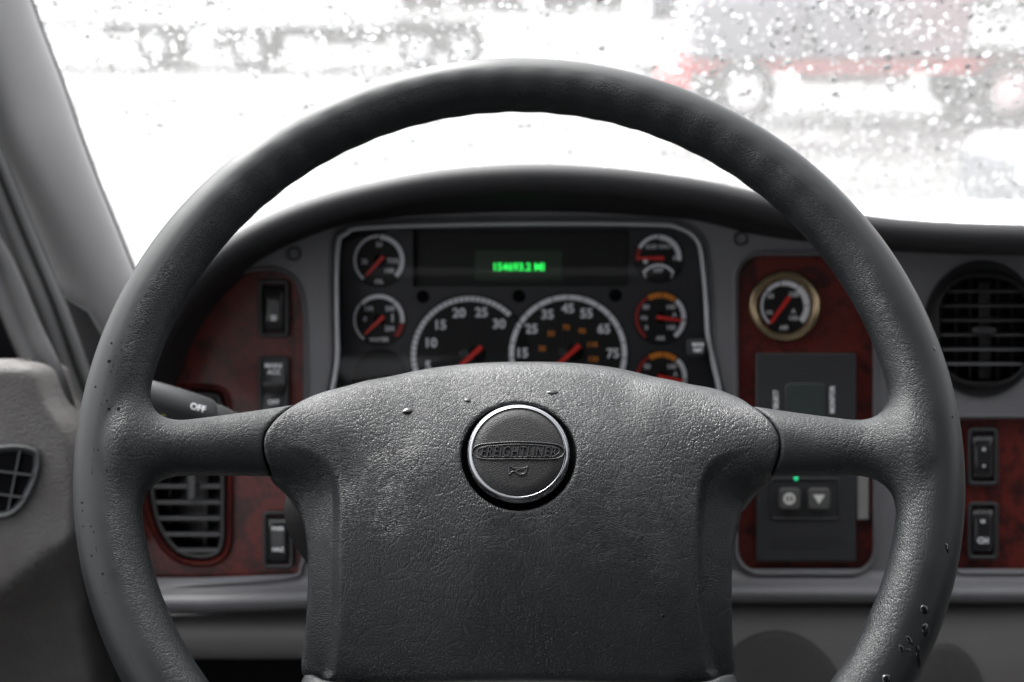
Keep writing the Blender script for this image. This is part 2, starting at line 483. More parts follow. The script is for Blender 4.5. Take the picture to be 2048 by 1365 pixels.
def semi(x, y, paint, label, group, length=7.0, flip=False, tank='hub', cabp=None):
    """tractor unit standing broadside: frame, cab, hood, tank, fenders, wheels"""
    fr = Matrix.Translation((x, y, 0)) @ Matrix.Rotation(math.pi if flip else 0, 4, 'Z')
    t = Thing('parked_truck', label, 'truck', (0, 0, 0), group, frame=fr)
    mb = MB(); wbox(mb, -3.4, 3.2, 0.35, 1.9, 0.75, 1.0, 0.03); t.part('chassis', mb, paint if cabp else 'tyre')
    mb = MB(); wbox(mb, -1.2, 1.2, 0.0, 2.4, 1.05, 3.3, 0.15); t.part('cab', mb, cabp or paint)
    mb = MB(); wbox(mb, 1.25, 3.1, 0.25, 2.15, 1.0, 2.0, 0.2); t.part('engine_hood', mb, cabp or paint)
    mb = MB(); wbox(mb, 3.12, 3.4, 0.0, 2.4, 0.4, 0.85, 0.08); t.part('bumper', mb, paint)
    mb = MB(); wbox(mb, 0.1, 1.0, -0.02, 2.42, 2.2, 2.9, 0.05); t.part('window', mb, 'glass_dark')
    mb = MB(); wbox(mb, -1.0, 1.0, -0.05, 0.5, 0.45, 0.98, 0.18); t.part('fuel_tank', mb, tank)
    mb = MB(); wbox(mb, 1.6, 2.9, -0.02, 0.32, 1.06, 1.25, 0.08); t.part('fender', mb, paint)
    for wx in (2.25, -1.9, -3.0):
        wheel_at(t, wx, 0.15, 0.5); wheel_at(t, wx, 2.2, 0.5)
    mb = MB(); wbox(mb, -3.4, -1.35, 0.1, 2.3, 1.08, 1.16, 0.03); t.part('deck', mb, 'tyre')
    return t

gp = 'trucks parked across the wet yard'
semi(-11.4, 30.0, 'paint_white', 'white truck parked broadside beyond the far left of the wet windshield', gp, flip=False)
semi(-4.2, 31.0, 'paint_white', 'white truck seen through the rain above the left half of the wheel rim', gp, flip=True)
semi(5.9, 20.5, 'paint_red', 'grey and red truck seen through the rain above the right part of the rim', gp, flip=True, tank='hub', cabp='paint_grey')
# a red and white truck standing nearer on the right
t = Thing('parked_truck', 'red and white truck front at the top right corner of the windshield', 'truck', (0, 0, 0), gp, frame=Matrix.Translation((7.6, 14.2, 0)) @ Matrix.Rotation(R(-20), 4, 'Z'))
mb = MB(); wbox(mb, -0.2, 4.0, 0, 2.3, 0.6, 2.8, 0.12); t.part('body', mb, 'paint_red')
mb = MB(); wbox(mb, -0.3, 4.0, -0.06, 2.34, 1.05, 1.25, 0.05); t.part('bumper', mb, 'paint_white')
mb = MB(); wbox(mb, 0.3, 1.9, -0.05, 0.4, 1.5, 2.2, 0.05); t.part('door', mb, 'paint_white')
wheel_at(t, 0.7, 0.1, 0.5); wheel_at(t, 3.2, 0.1, 0.5)
# dark car nose
t = Thing('parked_car', 'dark car half out of frame at the right edge of the windshield', 'car', (0, 0, 0), frame=Matrix.Translation((4.55, 9.4, 0)) @ Matrix.Rotation(R(8), 4, 'Z'))
mb = MB(); wbox(mb, 0, 4.3, 0, 1.75, 0.25, 0.85, 0.2); t.part('body', mb, 'paint_dark')
mb = MB(); wbox(mb, 1.1, 3.6, 0.1, 1.65, 0.84, 1.42, 0.25); t.part('cabin', mb, 'glass_dark')
mb = MB(); wbox(mb, -0.02, 0.1, 0.25, 0.6, 0.55, 0.7, 0.03); t.part('headlight', mb, 'hub')
wheel_at(t, 0.8, 0.1, 0.33, 0.22); wheel_at(t, 3.4, 0.1, 0.33, 0.22)
# grey pickup
t = Thing('parked_van', 'pale grey van standing at the middle right beyond the rim', 'van', (0, 0, 0), frame=Matrix.Translation((2.9, 26.0, 0)))
mb = MB(); wbox(mb, 0, 1.9, 0, 4.5, 0.4, 2.2, 0.15); t.part('body', mb, 'hub')
mb = MB(); wbox(mb, 0.15, 1.75, -0.03, 0.3, 1.3, 1.95, 0.06); t.part('window', mb, 'glass_dark')
# tree line / dark hedge far behind
hb = MB()
for i in range(3500):
    x = rnd.uniform(-60, 60); y = rnd.uniform(70, 78); z = rnd.uniform(0, 7) * rnd.uniform(0.5, 1)
    s = rnd.uniform(0.3, 0.8); a = rnd.uniform(0, 6.28)
    hb.add([(x - s * math.cos(a), y - s * math.sin(a), z - s * 0.4), (x + s * math.cos(a), y + s * math.sin(a), z - s * 0.5), (x + s * 0.3, y, z + s)], [(0, 1, 2)], False)
M['foliage'] = vary(mat('foliage', (0.06, 0.07, 0.05), 0.8), (0.02, 0.025, 0.02), (0.05, 0.055, 0.045), 0.5)
props(hb.build('hedge', 'foliage', frame=I4), 'dark line of bushes far behind the parked trucks', 'hedge', kind='stuff')

# ------------------------------------------------------------------ the cab round the driver
def wquad(name, pts, m, thick=0.03, kind='structure'):
    a = [Vector(p) for p in pts]; n = (a[1] - a[0]).cross(a[2] - a[0]).normalized() * thick
    b = [p + n for p in a]
    mb = MB(); mb.add(a + b, [(0, 1, 2, 3), (7, 6, 5, 4), (0, 4, 5, 1), (1, 5, 6, 2), (2, 6, 7, 3), (3, 7, 4, 0)], False)
    return props(mb.build(name, m, frame=I4), kind=kind)
XL, XR = -0.78, 1.5
wquad('ceiling', [(XL, -1.1, 2.86), (XR, -1.1, 2.86), (XR, 0.36, 2.86), (XL, 0.36, 2.86)], 'headliner')
wquad('back_wall', [(XL, -1.1, 1.0), (XR, -1.1, 1.0), (XR, -1.1, 2.12), (XL, -1.1, 2.12)], 'cab_dark')
wquad('back_wall', [(XL, -1.1, 2.62), (XR, -1.1, 2.62), (XR, -1.1, 2.85), (XL, -1.1, 2.85)], 'cab_dark')
wquad('back_wall', [(0.15, -1.1, 2.12), (XR, -1.1, 2.12), (XR, -1.1, 2.62), (0.15, -1.1, 2.62)], 'cab_dark')  # unseen; narrows the rear window gap to the left to steer the fill light
wquad('floor', [(XL, -1.1, 1.0), (XL, 1.6, 1.0), (XR, 1.6, 1.0), (XR, -1.1, 1.0)], 'cab_dark')
wquad('side_wall', [(XR, -1.05, 1.05), (XR, 1.5, 1.05), (XR, 1.5, 2.1), (XR, -1.05, 2.82)], 'cab_dark')  # unseen; carried up over the passenger window to block light from the right
wquad('side_wall', [(XL - 0.03, -1.05, 1.05), (XL - 0.03, -1.05, 1.95), (XL - 0.03, 1.3, 1.95), (XL - 0.03, 1.3, 1.05)], 'cab_dark')

eh = Thing('engine_hood', 'white engine hood showing as a pale strip beyond the right end of the dashboard', 'engine hood', (0.8, 1.9, 1.9), frame=I4)
mb = MB(); mb.rings([[Vector((x, y, z - 0.05 * ((x - 0.75) / 0.8) ** 4)) for x in np.linspace(0.0, 1.5, 16)] for y, z in ((1.52, 1.93), (1.56, 1.95), (1.9, 1.905), (2.3, 1.850), (2.42, 1.83), (2.5, 1.80), (2.55, 1.5))], closed=False)
eh.part('panel', mb, 'paint_white')

# windshield
A0, B0 = Vector((0, 1.45, 1.98)), Vector((0, 0.36, 2.85))
wt = Thing('windshield', 'clear windshield covered in raindrops behind the steering wheel', 'windshield', A0, frame=I4)
mb = MB()
pa = [A0 - (B0 - A0) * 0.12 + Vector((x, 0, 0)) for x in (-0.9, 1.6)]; pb = [Vector((x, B0.y, B0.z)) for x in (1.6, -0.9)]
nn = Vector((0, -(B0 - A0).z, (B0 - A0).y)).normalized()
if nn.y < 0: nn = -nn
mb.add(pa + pb, [(0, 1, 2, 3)], False)
wt.part('glass_pane', mb, 'windshield')
# raindrops on its outer face
db = MB(); dirv = (B0 - A0).normalized(); X = Vector((1, 0, 0))
def droplet(mb, c, u, v, n, ru, rv, h, seg=10, wob=0.0):
    rs = []
    ph = rnd.uniform(0, 6.28)
    for t_ in (1.0, 0.86, 0.6, 0.3):
        z = h * math.sqrt(max(0, 1 - t_ * t_))
        rs.append([c + u * (ru * t_ * math.cos(2 * math.pi * k / seg) * (1 + wob * math.sin(2 * 2 * math.pi * k / seg + ph))) + v * (rv * t_ * math.sin(2 * math.pi * k / seg)) + n * z for k in range(seg)])
    mb.rings(rs)
    mb.add(rs[-1] + [c + n * h], [(k, (k + 1) % seg, seg) for k in range(seg)])
    mb.add(rs[0], [tuple(reversed(range(seg)))], False)
nd_ = 0
while nd_ < 15000:
    s = rnd.uniform(0.0, 0.48); x = rnd.uniform(-0.62, 0.66)
    dens = 0.35 + 0.65 * min(1, s / 0.2)
    cl_ = 0.5 + 0.5 * math.sin(x * 23 + 3 * math.sin(s * 31)) * math.sin(s * 41 + 2 * math.sin(x * 17))
    if rnd.random() > dens * (0.35 + 0.65 * cl_): continue
    r_ = min(0.0042, max(0.0005, rnd.lognormvariate(math.log(0.00105), 0.5)))
    c = A0 + dirv * s + X * x + nn * 0.0006
    droplet(db, c, X, dirv, nn, r_, r_ * rnd.uniform(0.9, 1.3), r_ * rnd.uniform(0.45, 0.7), 10, 0.12)
    nd_ += 1
props(db.build('raindrops', 'water', frame=I4), 'raindrops scattered over the outside of the windshield', 'raindrops', kind='stuff')

# ------------------------------------------------------------------ dashboard
DF = 0.925
dash = Thing('dashboard', 'dark grey truck dashboard with burl wood inserts behind the steering wheel', 'dashboard', P(1024, 800, DF))
# openings (px outlines)
cl_hole = catmull([(668, 500), (688, 462), (740, 448), (1024, 441), (1300, 442), (1362, 450), (1398, 474), (1412, 520), (1422, 660), (1424, 900), (1040, 915), (682, 900), (668, 700)], 8)
woodL = catmull([(250, 800), (300, 700), (370, 610), (450, 560), (530, 541), (580, 555), (602, 600), (607, 700), (607, 900), (606, 1080), (600, 1130), (575, 1152), (400, 1166), (260, 1172), (225, 1100), (225, 940)], 8)
woodR = rr(1476, 512, 1746, 1143, 46)
woodR2 = rr(1912, 838, 2380, 1143, 14)
ventR = circ(1964, 658, 118, 56, 134)
ventL_open = None
f = MB()
outer = catmull([(200, 1175), (195, 900), (240, 760), (330, 620), (450, 520), (560, 462), (700, 425), (1024, 400), (1380, 420), (1560, 455), (1750, 470), (2400, 470), (2420, 800), (2400, 1170), (1500, 1180), (700, 1185)], 8)
f.poly(ring3(outer, DF), [ring3(off(h, 1.0), DF) for h in (cl_hole, woodL, woodR, woodR2, ventR)])
for h, w, ht, dp in ((cl_hole, 9, 0.003, 0.03), (woodL, 10, 0.0035, 0.012), (woodR, 12, 0.004, 0.014), (woodR2, 9, 0.003, 0.012), (ventR, 3, 0.0004, 0.004)):
    lip(f, h, DF, w, ht, dp)
dash.part('fascia', f, 'fascia')
mb = MB(); mb.poly(ring3(off(outer, -8), DF + 0.075)); dash.part('added_backing', mb, 'void')  # unseen black sheet added to stop daylight leaking through gaps
# wood inserts, glossy, slightly domed
def wood(poly, name='wood_insert', d=DF + 0.009, holes=()):
    mb = MB(); mb.poly(ring3(poly, d), [ring3(h, d) for h in holes]); return dash.part(name, mb, 'wood')
ventL = catmull([(300, 800), (330, 785), (420, 783), (446, 800), (452, 880), (453, 1040), (451, 1085), (438, 1112), (402, 1121), (356, 1110), (322, 1072), (302, 1015), (290, 900)], 7)
wood(off(woodL, 2), holes=(ventL,)); wood(off(woodR, 2)); wood(off(woodR2, 2))
mb = MB(); lip(mb, ventL, DF + 0.009, 15, 0.007, 0.02)
M['wood_gloss'] = wood_mat(); bsdf(M['wood_gloss']).inputs['Coat Weight'].default_value = 1.0
wl = dash.part('wood_insert', mb, 'wood_gloss')
# hood (brow) swept along the arc
up = catmull([(285, 760), (305, 700), (345, 610), (400, 530), (470, 470), (560, 422), (660, 386), (780, 357), (900, 338), (1060, 329), (1220, 336), (1380, 356), (1500, 381), (1610, 408), (1720, 429), (1850, 442), (2050, 449), (2400, 455)], 5, False)
lo = catmull([(300, 790), (330, 722), (370, 650), (430, 590), (480, 553), (560, 490), (660, 452), (780, 436), (900, 428), (1060, 424), (1220, 428), (1380, 440), (1500, 468), (1610, 484), (1720, 488), (1850, 488), (2050, 490), (2400, 494)], 5, False)
hoodmb = MB(); rings = []
for (ux, uy), (lx, ly) in zip(up, lo):
    lipd = 0.866
    col = []
    tgt = P(ux, uy, lipd)
    rr_ = 0.012
    c = tgt + Vector((0, -rr_, 0))
    far = P(ux, uy - 3, lipd)
    # top surface runs forward under the line of sight
    wy = Vector((0, math.cos(R(PITCH)) * 0 - 0.0, 0))
    fwd = Vector((0, -0.30, -0.95)).normalized()     # forward and down in the cab frame
    back = tgt + fwd * 0.42 + Vector((0, -0.01, 0))
    col.append(back)
    col.append(tgt + fwd * 0.10 + Vector((0, -0.001, 0)))
    for k in range(7):
        a = R(100 - 30 * k)
        col.append(c + Vector((0, math.sin(a) * rr_, math.cos(a) * rr_)))
    col.append(P(lx, ly - 22 if ly < 480 else ly - 14, 0.90))
    col.append(P(lx, ly, DF - 0.001))
    rings.append(col)
hoodmb.rings(rings, closed=False)
dash.part('hood', hoodmb, 'hood')
# ledge and knee panel
lg = MB(); cols = []
for x in np.linspace(235, 2420, 40):
    sh = 18 * max(0, min(1, (900 - x) / 500))
    prof = [(1138, DF + .0005), (1158, DF - .002), (1168, DF - 0.012), (1180, DF - 0.020), (1192, DF - 0.022), (1200, DF - 0.018), (1205, DF - 0.004), (1210, DF + 0.03)]
    cols.append([P(x, y + sh, d) for y, d in prof])
lg.rings(cols, closed=False)
dash.part('ledge', lg, 'fascia')
kn = MB(); cols = []
for x in np.linspace(700, 2420, 50):
    prof = [(1188, DF + 0.04), (1205, DF + 0.016), (1216, DF + 0.002), (1230, DF - 0.006), (1290, DF - 0.008), (1365, DF - 0.006), (1500, DF + 0.01)]
    cols.append([P(x, y, d) for y, d in prof])
kn.rings(cols, closed=False)
dash.part('knee_panel', kn, 'lower')
kn = MB(); cols = []
for x in np.linspace(235, 720, 20):
    prof = [(1210, DF + 0.05), (1232, DF + 0.03), (1246, DF + 0.008), (1262, DF + 0.002), (1290, DF + 0.004), (1310, DF + 0.03), (1318, DF + 0.10)]
    cols.append([P(x, y, d) for y, d in prof])
kn.rings(cols, closed=False)
dash.part('knee_panel', kn, 'lower')
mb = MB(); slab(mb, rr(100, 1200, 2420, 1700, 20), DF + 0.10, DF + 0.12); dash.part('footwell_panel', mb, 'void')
# shadows on the knee panel, painted as dark rounded raised patches
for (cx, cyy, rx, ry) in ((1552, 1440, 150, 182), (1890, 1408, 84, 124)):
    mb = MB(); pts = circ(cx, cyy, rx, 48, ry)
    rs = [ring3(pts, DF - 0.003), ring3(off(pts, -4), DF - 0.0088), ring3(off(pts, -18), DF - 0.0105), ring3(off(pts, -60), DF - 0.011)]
    mb.rings(rs); mb.poly(rs[-1]); dash.part('knee_shadow_patch', mb, 'knee_shadow')
# screws
for x, y in ((588, 508), (1481, 478)):
    mb = MB(); rim_px(mb, x, y, [(15, DF - .0003), (14, DF - .002), (10, DF - .002), (8, DF + 0.004)]); s_ = dash.part('screw_well', mb, 'switch')
    mb = MB(); rim_px(mb, x, y, [(8, DF + .003), (6, DF + .0005), (3, DF), (2.6, DF + 0.002)]); disc_px(mb, x, y, 2.6, DF + .002, 6); dash.part('screw', mb, 'black', s_)

# ------------------------------------------------------------------ instrument cluster
CF = 0.955
clu = Thing('instrument_cluster', 'instrument cluster with white-ringed dials and green display', 'gauge cluster', P(1040, 680, CF))
mb = MB(); mb.poly(ring3(off(cl_hole, 6), CF)); clu.part('face_plate', mb, 'face')
# clear lens with bright moulded edge
ins = off(cl_hole, -2)
mb = MB()
rs = [ring3(off(ins, 1), DF + 0.020), ring3(off(ins, 0), DF - 0.002), ring3(off(ins, -3), DF - 0.006), ring3(off(ins, -7), DF - 0.0062), ring3(off(ins, -10), DF - 0.003), ring3(off(ins, -11), DF + 0.020)]
mb.rings(rs); clu.part('lens_frame', mb, 'lensrim')
mb = MB()
mb.rings([ring3(off(ins, -11), DF - 0.002), ring3(off(ins, -11.4), DF + 0.029)]); clu.part('side_wall', mb, 'black')
nx = 14; xs = np.linspace(0, 1, nx)
mb = MB(); mb.poly(ring3(off(ins, -10), DF - 0.0015)); clu.part('lens', mb, 'lens')
# upper display band
mb = MB(); slab(mb, rr(830, 462, 1256, 572, 6), CF - 0.004, CF, 2); clu.part('display_band', mb, 'dial')
mb = MB(); slab(mb, rr(826, 458, 832, 574, 2), CF - 0.009, CF, 1); clu.part('divider', mb, 'void')
lcd = MB(); slab(lcd, rr(950, 501, 1126, 562, 3), CF - 0.0048, CF, 1); lcdo = clu.part('display', lcd, 'lcd')
mb = MB(); text_px(mb, '154693.2 MI', 1037, 535, 15, CF - 0.0052, 0.02, sx=0.98); clu.part('odometer_digits', mb, 'lcd_text', lcdo)
for x, y in ((846, 594), (1038, 593), (1231, 591)):
    mb = MB(); rim_px(mb, x, y, [(13, CF - .0004), (12, CF - .0012), (10, CF - .0006), (9, CF + 0.006)], 24); disc_px(mb, x, y, 10, CF - 0.0002, 24); clu.part('socket', mb, 'void')

def needle(g_, cx, cy_, ang, L, tail, w, d, par):
    a = R(ang); sx, sy = math.sin(a), -math.cos(a)
    mb = MB(); bar_px(mb, cx - sx * tail, cy_ - sy * tail, cx + sx * L, cy_ + sy * L, w, w * 0.55, d - 0.0040, d - 0.0032)
    clu.part('needle', mb, 'red_needle', par)
def hubcap(cx, cy_, r, d, par):
    mb = MB(); rim_px(mb, cx, cy_, [(r, d), (r, d - .0022), (r * .8, d - .003)], 24); disc_px(mb, cx, cy_, r * .8, d - .003, 24)
    clu.part('hub_cap', mb, 'void', par)
def dial_base(cx, cy_, r, name='gauge', wall=True):
    mb = MB(); rim_px(mb, cx, cy_, [(r + 2.5, CF - .0002), (r + 2, CF - .0015), (r, CF - .0015), (r - 1, CF - .0006)]); disc_px(mb, cx, cy_, r, CF - 0.0006)
    return clu.part(name, mb, 'dial')
def ticks(mb, cx, cy_, r0, r1, a0, a1, n, w, d):
    for k in range(n + 1):
        a = R(a0 + (a1 - a0) * k / max(n, 1)); sx, sy = math.sin(a), -math.cos(a)
        bar_px(mb, cx + sx * r0, cy_ + sy * r0, cx + sx * r1, cy_ + sy * r1, w, w, d, d + 0.0002)

DD = CF - 0.0010
def small(cx, cy_, arcs, nums, ang, gaps=(), r=52, blank=False):
    b = dial_base(cx, cy_, r)
    if blank: return b
    for a0, a1, m_, w0 in arcs:
        mb = MB(); arc_px(mb, cx, cy_, r - 1 - w0, r - 1, a0, a1, DD, 30); clu.part('scale', mb, m_, b)
    if gaps:
        for a in gaps:
            mb = MB(); ticks(mb, cx, cy_, r - 12, r - 1, a, a, 0, 0.7, DD - 0.0004); clu.part('tick_mark', mb, 'dial', b)
    mb = MB()
    for s, dx, dy, h in nums: text_px(mb, s, cx + dx, cy_ + dy, h, DD, 0.015)
    clu.part('numerals', mb, 'white', b)
    hubcap(cx, cy_, 11, CF - .0006, b)
    needle(None, cx + 2, cy_ + 0, ang, 42, 10, 4.0, CF, b)
    return b
small(758, 521, [(-140, 0, 'white', 5), (2, 133, 'white', 9)], [('50', 0, -31, 9), ('25', -29, 3, 9), ('75%', 28, 2, 10), ('100', 20, 21, 9.5), ('OIL', 0, 43, 8)], 222, (0,))
small(758, 640, [(-142, -50, 'white', 4), (-49, 97, 'white', 8), (99, 135, 'red_mark', 9)], [('130', -21, -22, 8.5), ('200', 22, -22, 9), ('0', -28, -1, 8), ('250', 21, 18, 9), ('WATER', 0, 40, 8), ('I', 27, -3, 16)], 226, (-48, 40))
small(760, 752, (), (), 0, blank=True)
b = dial_base(1317, 516, 49)
for r0, r1, a0, a1, m_, dy in ((39, 46, -62, 0, 'white', 0), (36, 46, 2, 98, 'white', 0), (38, 46, -98, -64, 'red_mark', 0)):
    mb = MB(); arc_px(mb, 1317, 516 + dy, r0, r1, a0, a1, DD, 30); clu.part('scale', mb, m_, b)
mb = MB(); arc_px(mb, 1317, 566, 33, 38, -58, 58, DD, 24); clu.part('scale', mb, 'white', b)
mb = MB(); text_px(mb, 'ULSD ONLY', 1317, 494, 8, DD, 0.02, sx=0.85); text_px(mb, 'F', 1349, 518, 9, DD, 0.02); text_px(mb, 'DEF', 1317, 541, 8, DD, 0.02); text_px(mb, 'F', 1344, 554, 8, DD, 0.02); text_px(mb, 'E', 1290, 554, 8, DD, 0.02); disc_px(mb, 1291, 523, 5, DD, 16)
clu.part('numerals', mb, 'white', b)
needle(None, 1322, 517, -90, 48, 6, 4.2, CF, b)
airnums = [('50', -29, -21, 9), ('100', 20, -21, 9), ('PSI', -33, 1, 7.5), ('0', -28, 20, 9), ('150', 21, 20, 9), ('AIR', 0, 41, 8), ('A', 28, -6, 9)]
airarcs = [(-142, -32, 'red_mark', 6), (-31, 38, 'orange', 11), (42, 94, 'white', 9), (97, 142, 'white', 9)]
small(1321, 636, airarcs, airnums, 98, (4,))
small(1323, 755, airarcs, [(a, b_, c_, d_) for a, b_, c_, d_ in airnums], 100, (4,))

def big(cx, cy_, nums, marks, ang, n, span, start, label):
    b = dial_base(cx, cy_, 120)
    mb = MB(); arc_px(mb, cx, cy_, 108, 118, start, start + span, DD, 80); clu.part('scale', mb, 'white', b)
    mb = MB()
    ticks(mb, cx, cy_, 104, 118.5, start, start + span, n, 0.8, DD - 0.0004)
    clu.part('tick_marks', mb, 'dial', b)
    mb = MB()
    for s, x, y in nums: text_px(mb, s, x, y, 18, DD, 0.028, sx=1.02)
    clu.part('numerals', mb, 'white', b)
    if marks:
        mb = MB()
        for s, x, y in marks: text_px(mb, s, x, y, 10, DD, 0.02)
        clu.part('kilometre_numerals', mb, 'orange', b)
    hubcap(cx + 14, cy_ - 2, 16, CF - .0006, b)
    mb = MB(); disc_px(mb, cx - 12, cy_ - 4, 9, DD, 20); clu.part('hub_cap', mb, 'screen', b)
    needle(None, cx + 4, cy_, ang, 92, 26, 5, CF, b)
big(940, 711, [('5', 856, 733), ('10', 861, 687), ('15', 880, 651), ('20', 918, 627), ('25', 963, 626), ('30', 998, 649)], None, 228, 30, 170, -125, '')
big(1136, 708, [('15', 1044, 707), ('25', 1063, 659), ('35', 1095, 630), ('45', 1136, 618), ('55', 1173, 628), ('65', 1208, 659), ('75', 1226, 708)],
    [('30', 1084, 698), ('50', 1102, 668), ('70', 1132, 656), ('90', 1164, 663), ('110', 1184, 690), ('130', 1186, 719)], 228, 16, 252, -126, '')
mb = MB(); slab(mb, rr(1374, 678, 1410, 712, 7), DF - 0.010, DF + 0.02, 3); kb = clu.part('reset_knob', mb, 'switch')
mb = MB(); text_px(mb, 'MODE', 1396, 690, 7, DF - 0.0104, 0.03, sx=0.8); text_px(mb, 'RESET', 1396, 701, 7, DF - 0.0104, 0.03, sx=0.7); clu.part('lettering', mb, 'white', kb)

# ------------------------------------------------------------------ brass-rimmed air gauge
WD = DF + 0.009
ga = Thing('round_gauge', 'round brass-rimmed air pressure gauge set in the wood insert right of the wheel', 'gauge', P(1570, 612, WD))
gx, gy = 1570, 612
mb = MB(); rim_px(mb, gx, gy, [(72, WD), (72, WD - .006), (69, WD - .0085), (66, WD - .0088), (64.5, WD - .0078), (62, WD - .0088), (59, WD - .0085), (57, WD - .007), (54, WD - .006), (52, WD - .002)], 64); ga.part('bezel', mb, 'brass')
mb = MB(); disc_px(mb, gx, gy, 54, WD - .002); dl = ga.part('dial', mb, 'dial')
mb = MB(); arc_px(mb, gx - 1, gy, 43, 48, -140, -52, WD - .0025, 30); arc_px(mb, gx - 1, gy, 41, 49, -50, -10, WD - .0025, 20); arc_px(mb, gx - 1, gy, 40, 50, -8, 35, WD - .0025, 20); arc_px(mb, gx - 1, gy, 38, 51, 37, 88, WD - .0025, 20); arc_px(mb, gx - 1, gy, 39, 51, 89.5, 133, WD - .0025, 20); ga.part('scale', mb, 'white', dl)
mb = MB()
for s, dx, dy, h in (('50', -29, -19, 9), ('100', 17, -22, 10), ('PSI', -31, 14, 7), ('150', 16, 25, 9), ('A', 17, 11, 9), ('AIR', -2, 44, 8)): text_px(mb, s, gx + dx, gy + dy, h, WD - .0025, 0.02)
ga.part('numerals', mb, 'white', dl)
mb = MB(); bar_px(mb, gx + 9, gy - 18, gx - 29, gy + 35, 4.5, 3.2, WD - .005, WD - .0042); ga.part('needle', mb, 'red_needle', dl)
mb = MB(); disc_px(mb, gx, gy, 55, WD - .0065); ga.part('lens', mb, 'lens')

# ------------------------------------------------------------------ rocker switches
def rocker(cx, cy_, label, style='dome', texts=(), w=31, h=58):
    t = Thing('rocker_switch', label, 'switch', P(cx, cy_, WD), 'rocker switches in the wood inserts')
    mb = MB(); o_ = rr(cx - w, cy_ - h, cx + w, cy_ + h, 11)
    rs = [ring3(o_, WD + .001), ring3(o_, WD - .005), ring3(off(o_, -2), WD - .0068), ring3(off(o_, -7), WD - .0065), ring3(off(o_, -9), WD - .005), ring3(off(o_, -10), WD + .003)]
    mb.rings(rs); mb.poly(rs[-1]); t.part('housing', mb, 'switch')
    if style == 'dome':
        inn = rr(cx - w + 8, cy_ - h + 12, cx + w - 8, cy_ + h - 12, 9)
        rs = []
        for k in range(7):
            a = R(90 * k / 6)
            rs.append(ring3([(cx + (x - cx) * (0.5 + 0.5 * math.cos(a)), cy_ + (y - cy_) * (0.35 + 0.65 * math.cos(a))) for x, y in inn], WD - .003 - .0068 * math.sin(a)))
        mb = MB(); mb.rings([ring3(inn, WD + .001)] + rs); mb.poly(rs[-1]); b = t.part('rocker', mb, 'rocker')
    else:
        mb = MB(); inn = rr(cx - w + 9, cy_ - h + 8, cx + w - 9, cy_ + h - 8, 4)
        ys = [cy_ - h + 8, cy_ - 16, cy_ - 6, cy_ + 2, cy_ + 12, cy_ + 22, cy_ + h - 8]; ds = [WD - .006, WD - .0085, WD - .0125, WD - .012, WD - .003, WD - .0045, WD - .006]
        mb.rings([[P(cx - w + 8, y, d), P(cx - w + 10, y, d - .001), P(cx + w - 10, y, d - .001), P(cx + w - 8, y, d)] for y, d in zip(ys, ds)], closed=False)
        b = t.part('rocker', mb, 'switch')
        mb2 = MB()
        mb2.rings([[P(cx - w + 8, y, WD), P(cx - w + 8, y, d)] for y, d in zip(ys, ds)], closed=False)
        mb2.rings([[P(cx + w - 8, y, WD), P(cx + w - 8, y, d)] for y, d in zip(ys, ds)], closed=False)
        t.part('rocker_side', mb2, 'switch')
    if texts:
        mb = MB()
        for s, dx, dy, hh, dd in texts: text_px(mb, s, cx + dx, cy_ + dy, hh, WD - dd, 0.03)
        t.part('lettering', mb, 'white', b)
    return t
rocker(547, 617, 'black rocker switch with a glossy domed key near the top of the left wood insert', 'dome', [('III', 0, 20, 11, .0103)])
rocker(547, 773, 'black paddle switch marked ACC just above the left spoke', 'pad', [('MAIN/', 0, -41, 9, .0085), ('ACC', 1, -28, 9, .0092), ('OFF', 0, 32, 9, .0062)], 31, 60)
rocker(556, 1080, 'black rocker switch with two pale symbols below the left spoke', 'dome', [('PARK', 0, -22, 7, .0103), ('HAZ', 0, 20, 8, .0103)])
rocker(1966, 914, 'upper of the two black rocker switches right of the wheel rim', 'dome', [('o', 2, -16, 9, .0103), ('.', 2, 12, 18, .0103)])
rocker(1966, 1062, 'lower of the two black rocker switches right of the wheel rim', 'dome', [('=', 0, -18, 11, .0103), ('CH', 0, 20, 11, .0103)])

# ------------------------------------------------------------------ shifter keypad right of the wheel
kp = Thing('shift_keypad', 'black push-button shifter keypad on the wood insert right of the wheel hub', 'keypad', P(1610, 915, WD))
mb = MB(); slab(mb, rr(1511, 706, 1712, 1124, 6), WD - .012, WD, 4); kp.part('housing', mb, 'keypad')
mb = MB(); slab(mb, rr(1570, 766, 1650, 850, 12), WD - .0135, WD - .01, 3); kp.part('display', mb, 'screen')
mb = MB(); text_px(mb, 'SELECT', 1552, 800, 9, WD - .0124, 0.03, rot=math.pi / 2, sx=0.9); kp.part('lettering', mb, 'white'); mb = MB(); text_px(mb, 'MONITOR', 1665, 800, 9, WD - .0124, 0.03, rot=math.pi / 2, sx=0.9); kp.part('lettering', mb, 'white')
mb = MB(); fr_ = rr(1538, 955, 1682, 1042, 12); mb.rings([ring3(fr_, WD - .0121), ring3(off(fr_, -2), WD - .0135), ring3(off(fr_, -5), WD - .0135), ring3(off(fr_, -7), WD - .0121)]); kp.part('key_surround', mb, 'keypad')
for cx, s in ((1579, 'D'), (1638, 'v')):
    mb = MB(); slab(mb, rr(cx - 22, 976, cx + 22, 1020, 9), WD - .018, WD - .011, 4); kk = kp.part('key', mb, 'key_grey')
    mb = MB()
    if s == 'D':
        rim_px(mb, cx, 998, [(12, WD - .0184), (7, WD - .0184)], 20); bar_px(mb, cx, 989, cx, 1007, 2, 2, WD - .0184, WD - .0181)
    else:
        mb.add([P(cx - 12, 990, WD - .0184), P(cx + 12, 990, WD - .0184), P(cx, 1009, WD - .0184)], [(0, 1, 2)], False)
    kp.part('symbol', mb, 'key_lit', kk)
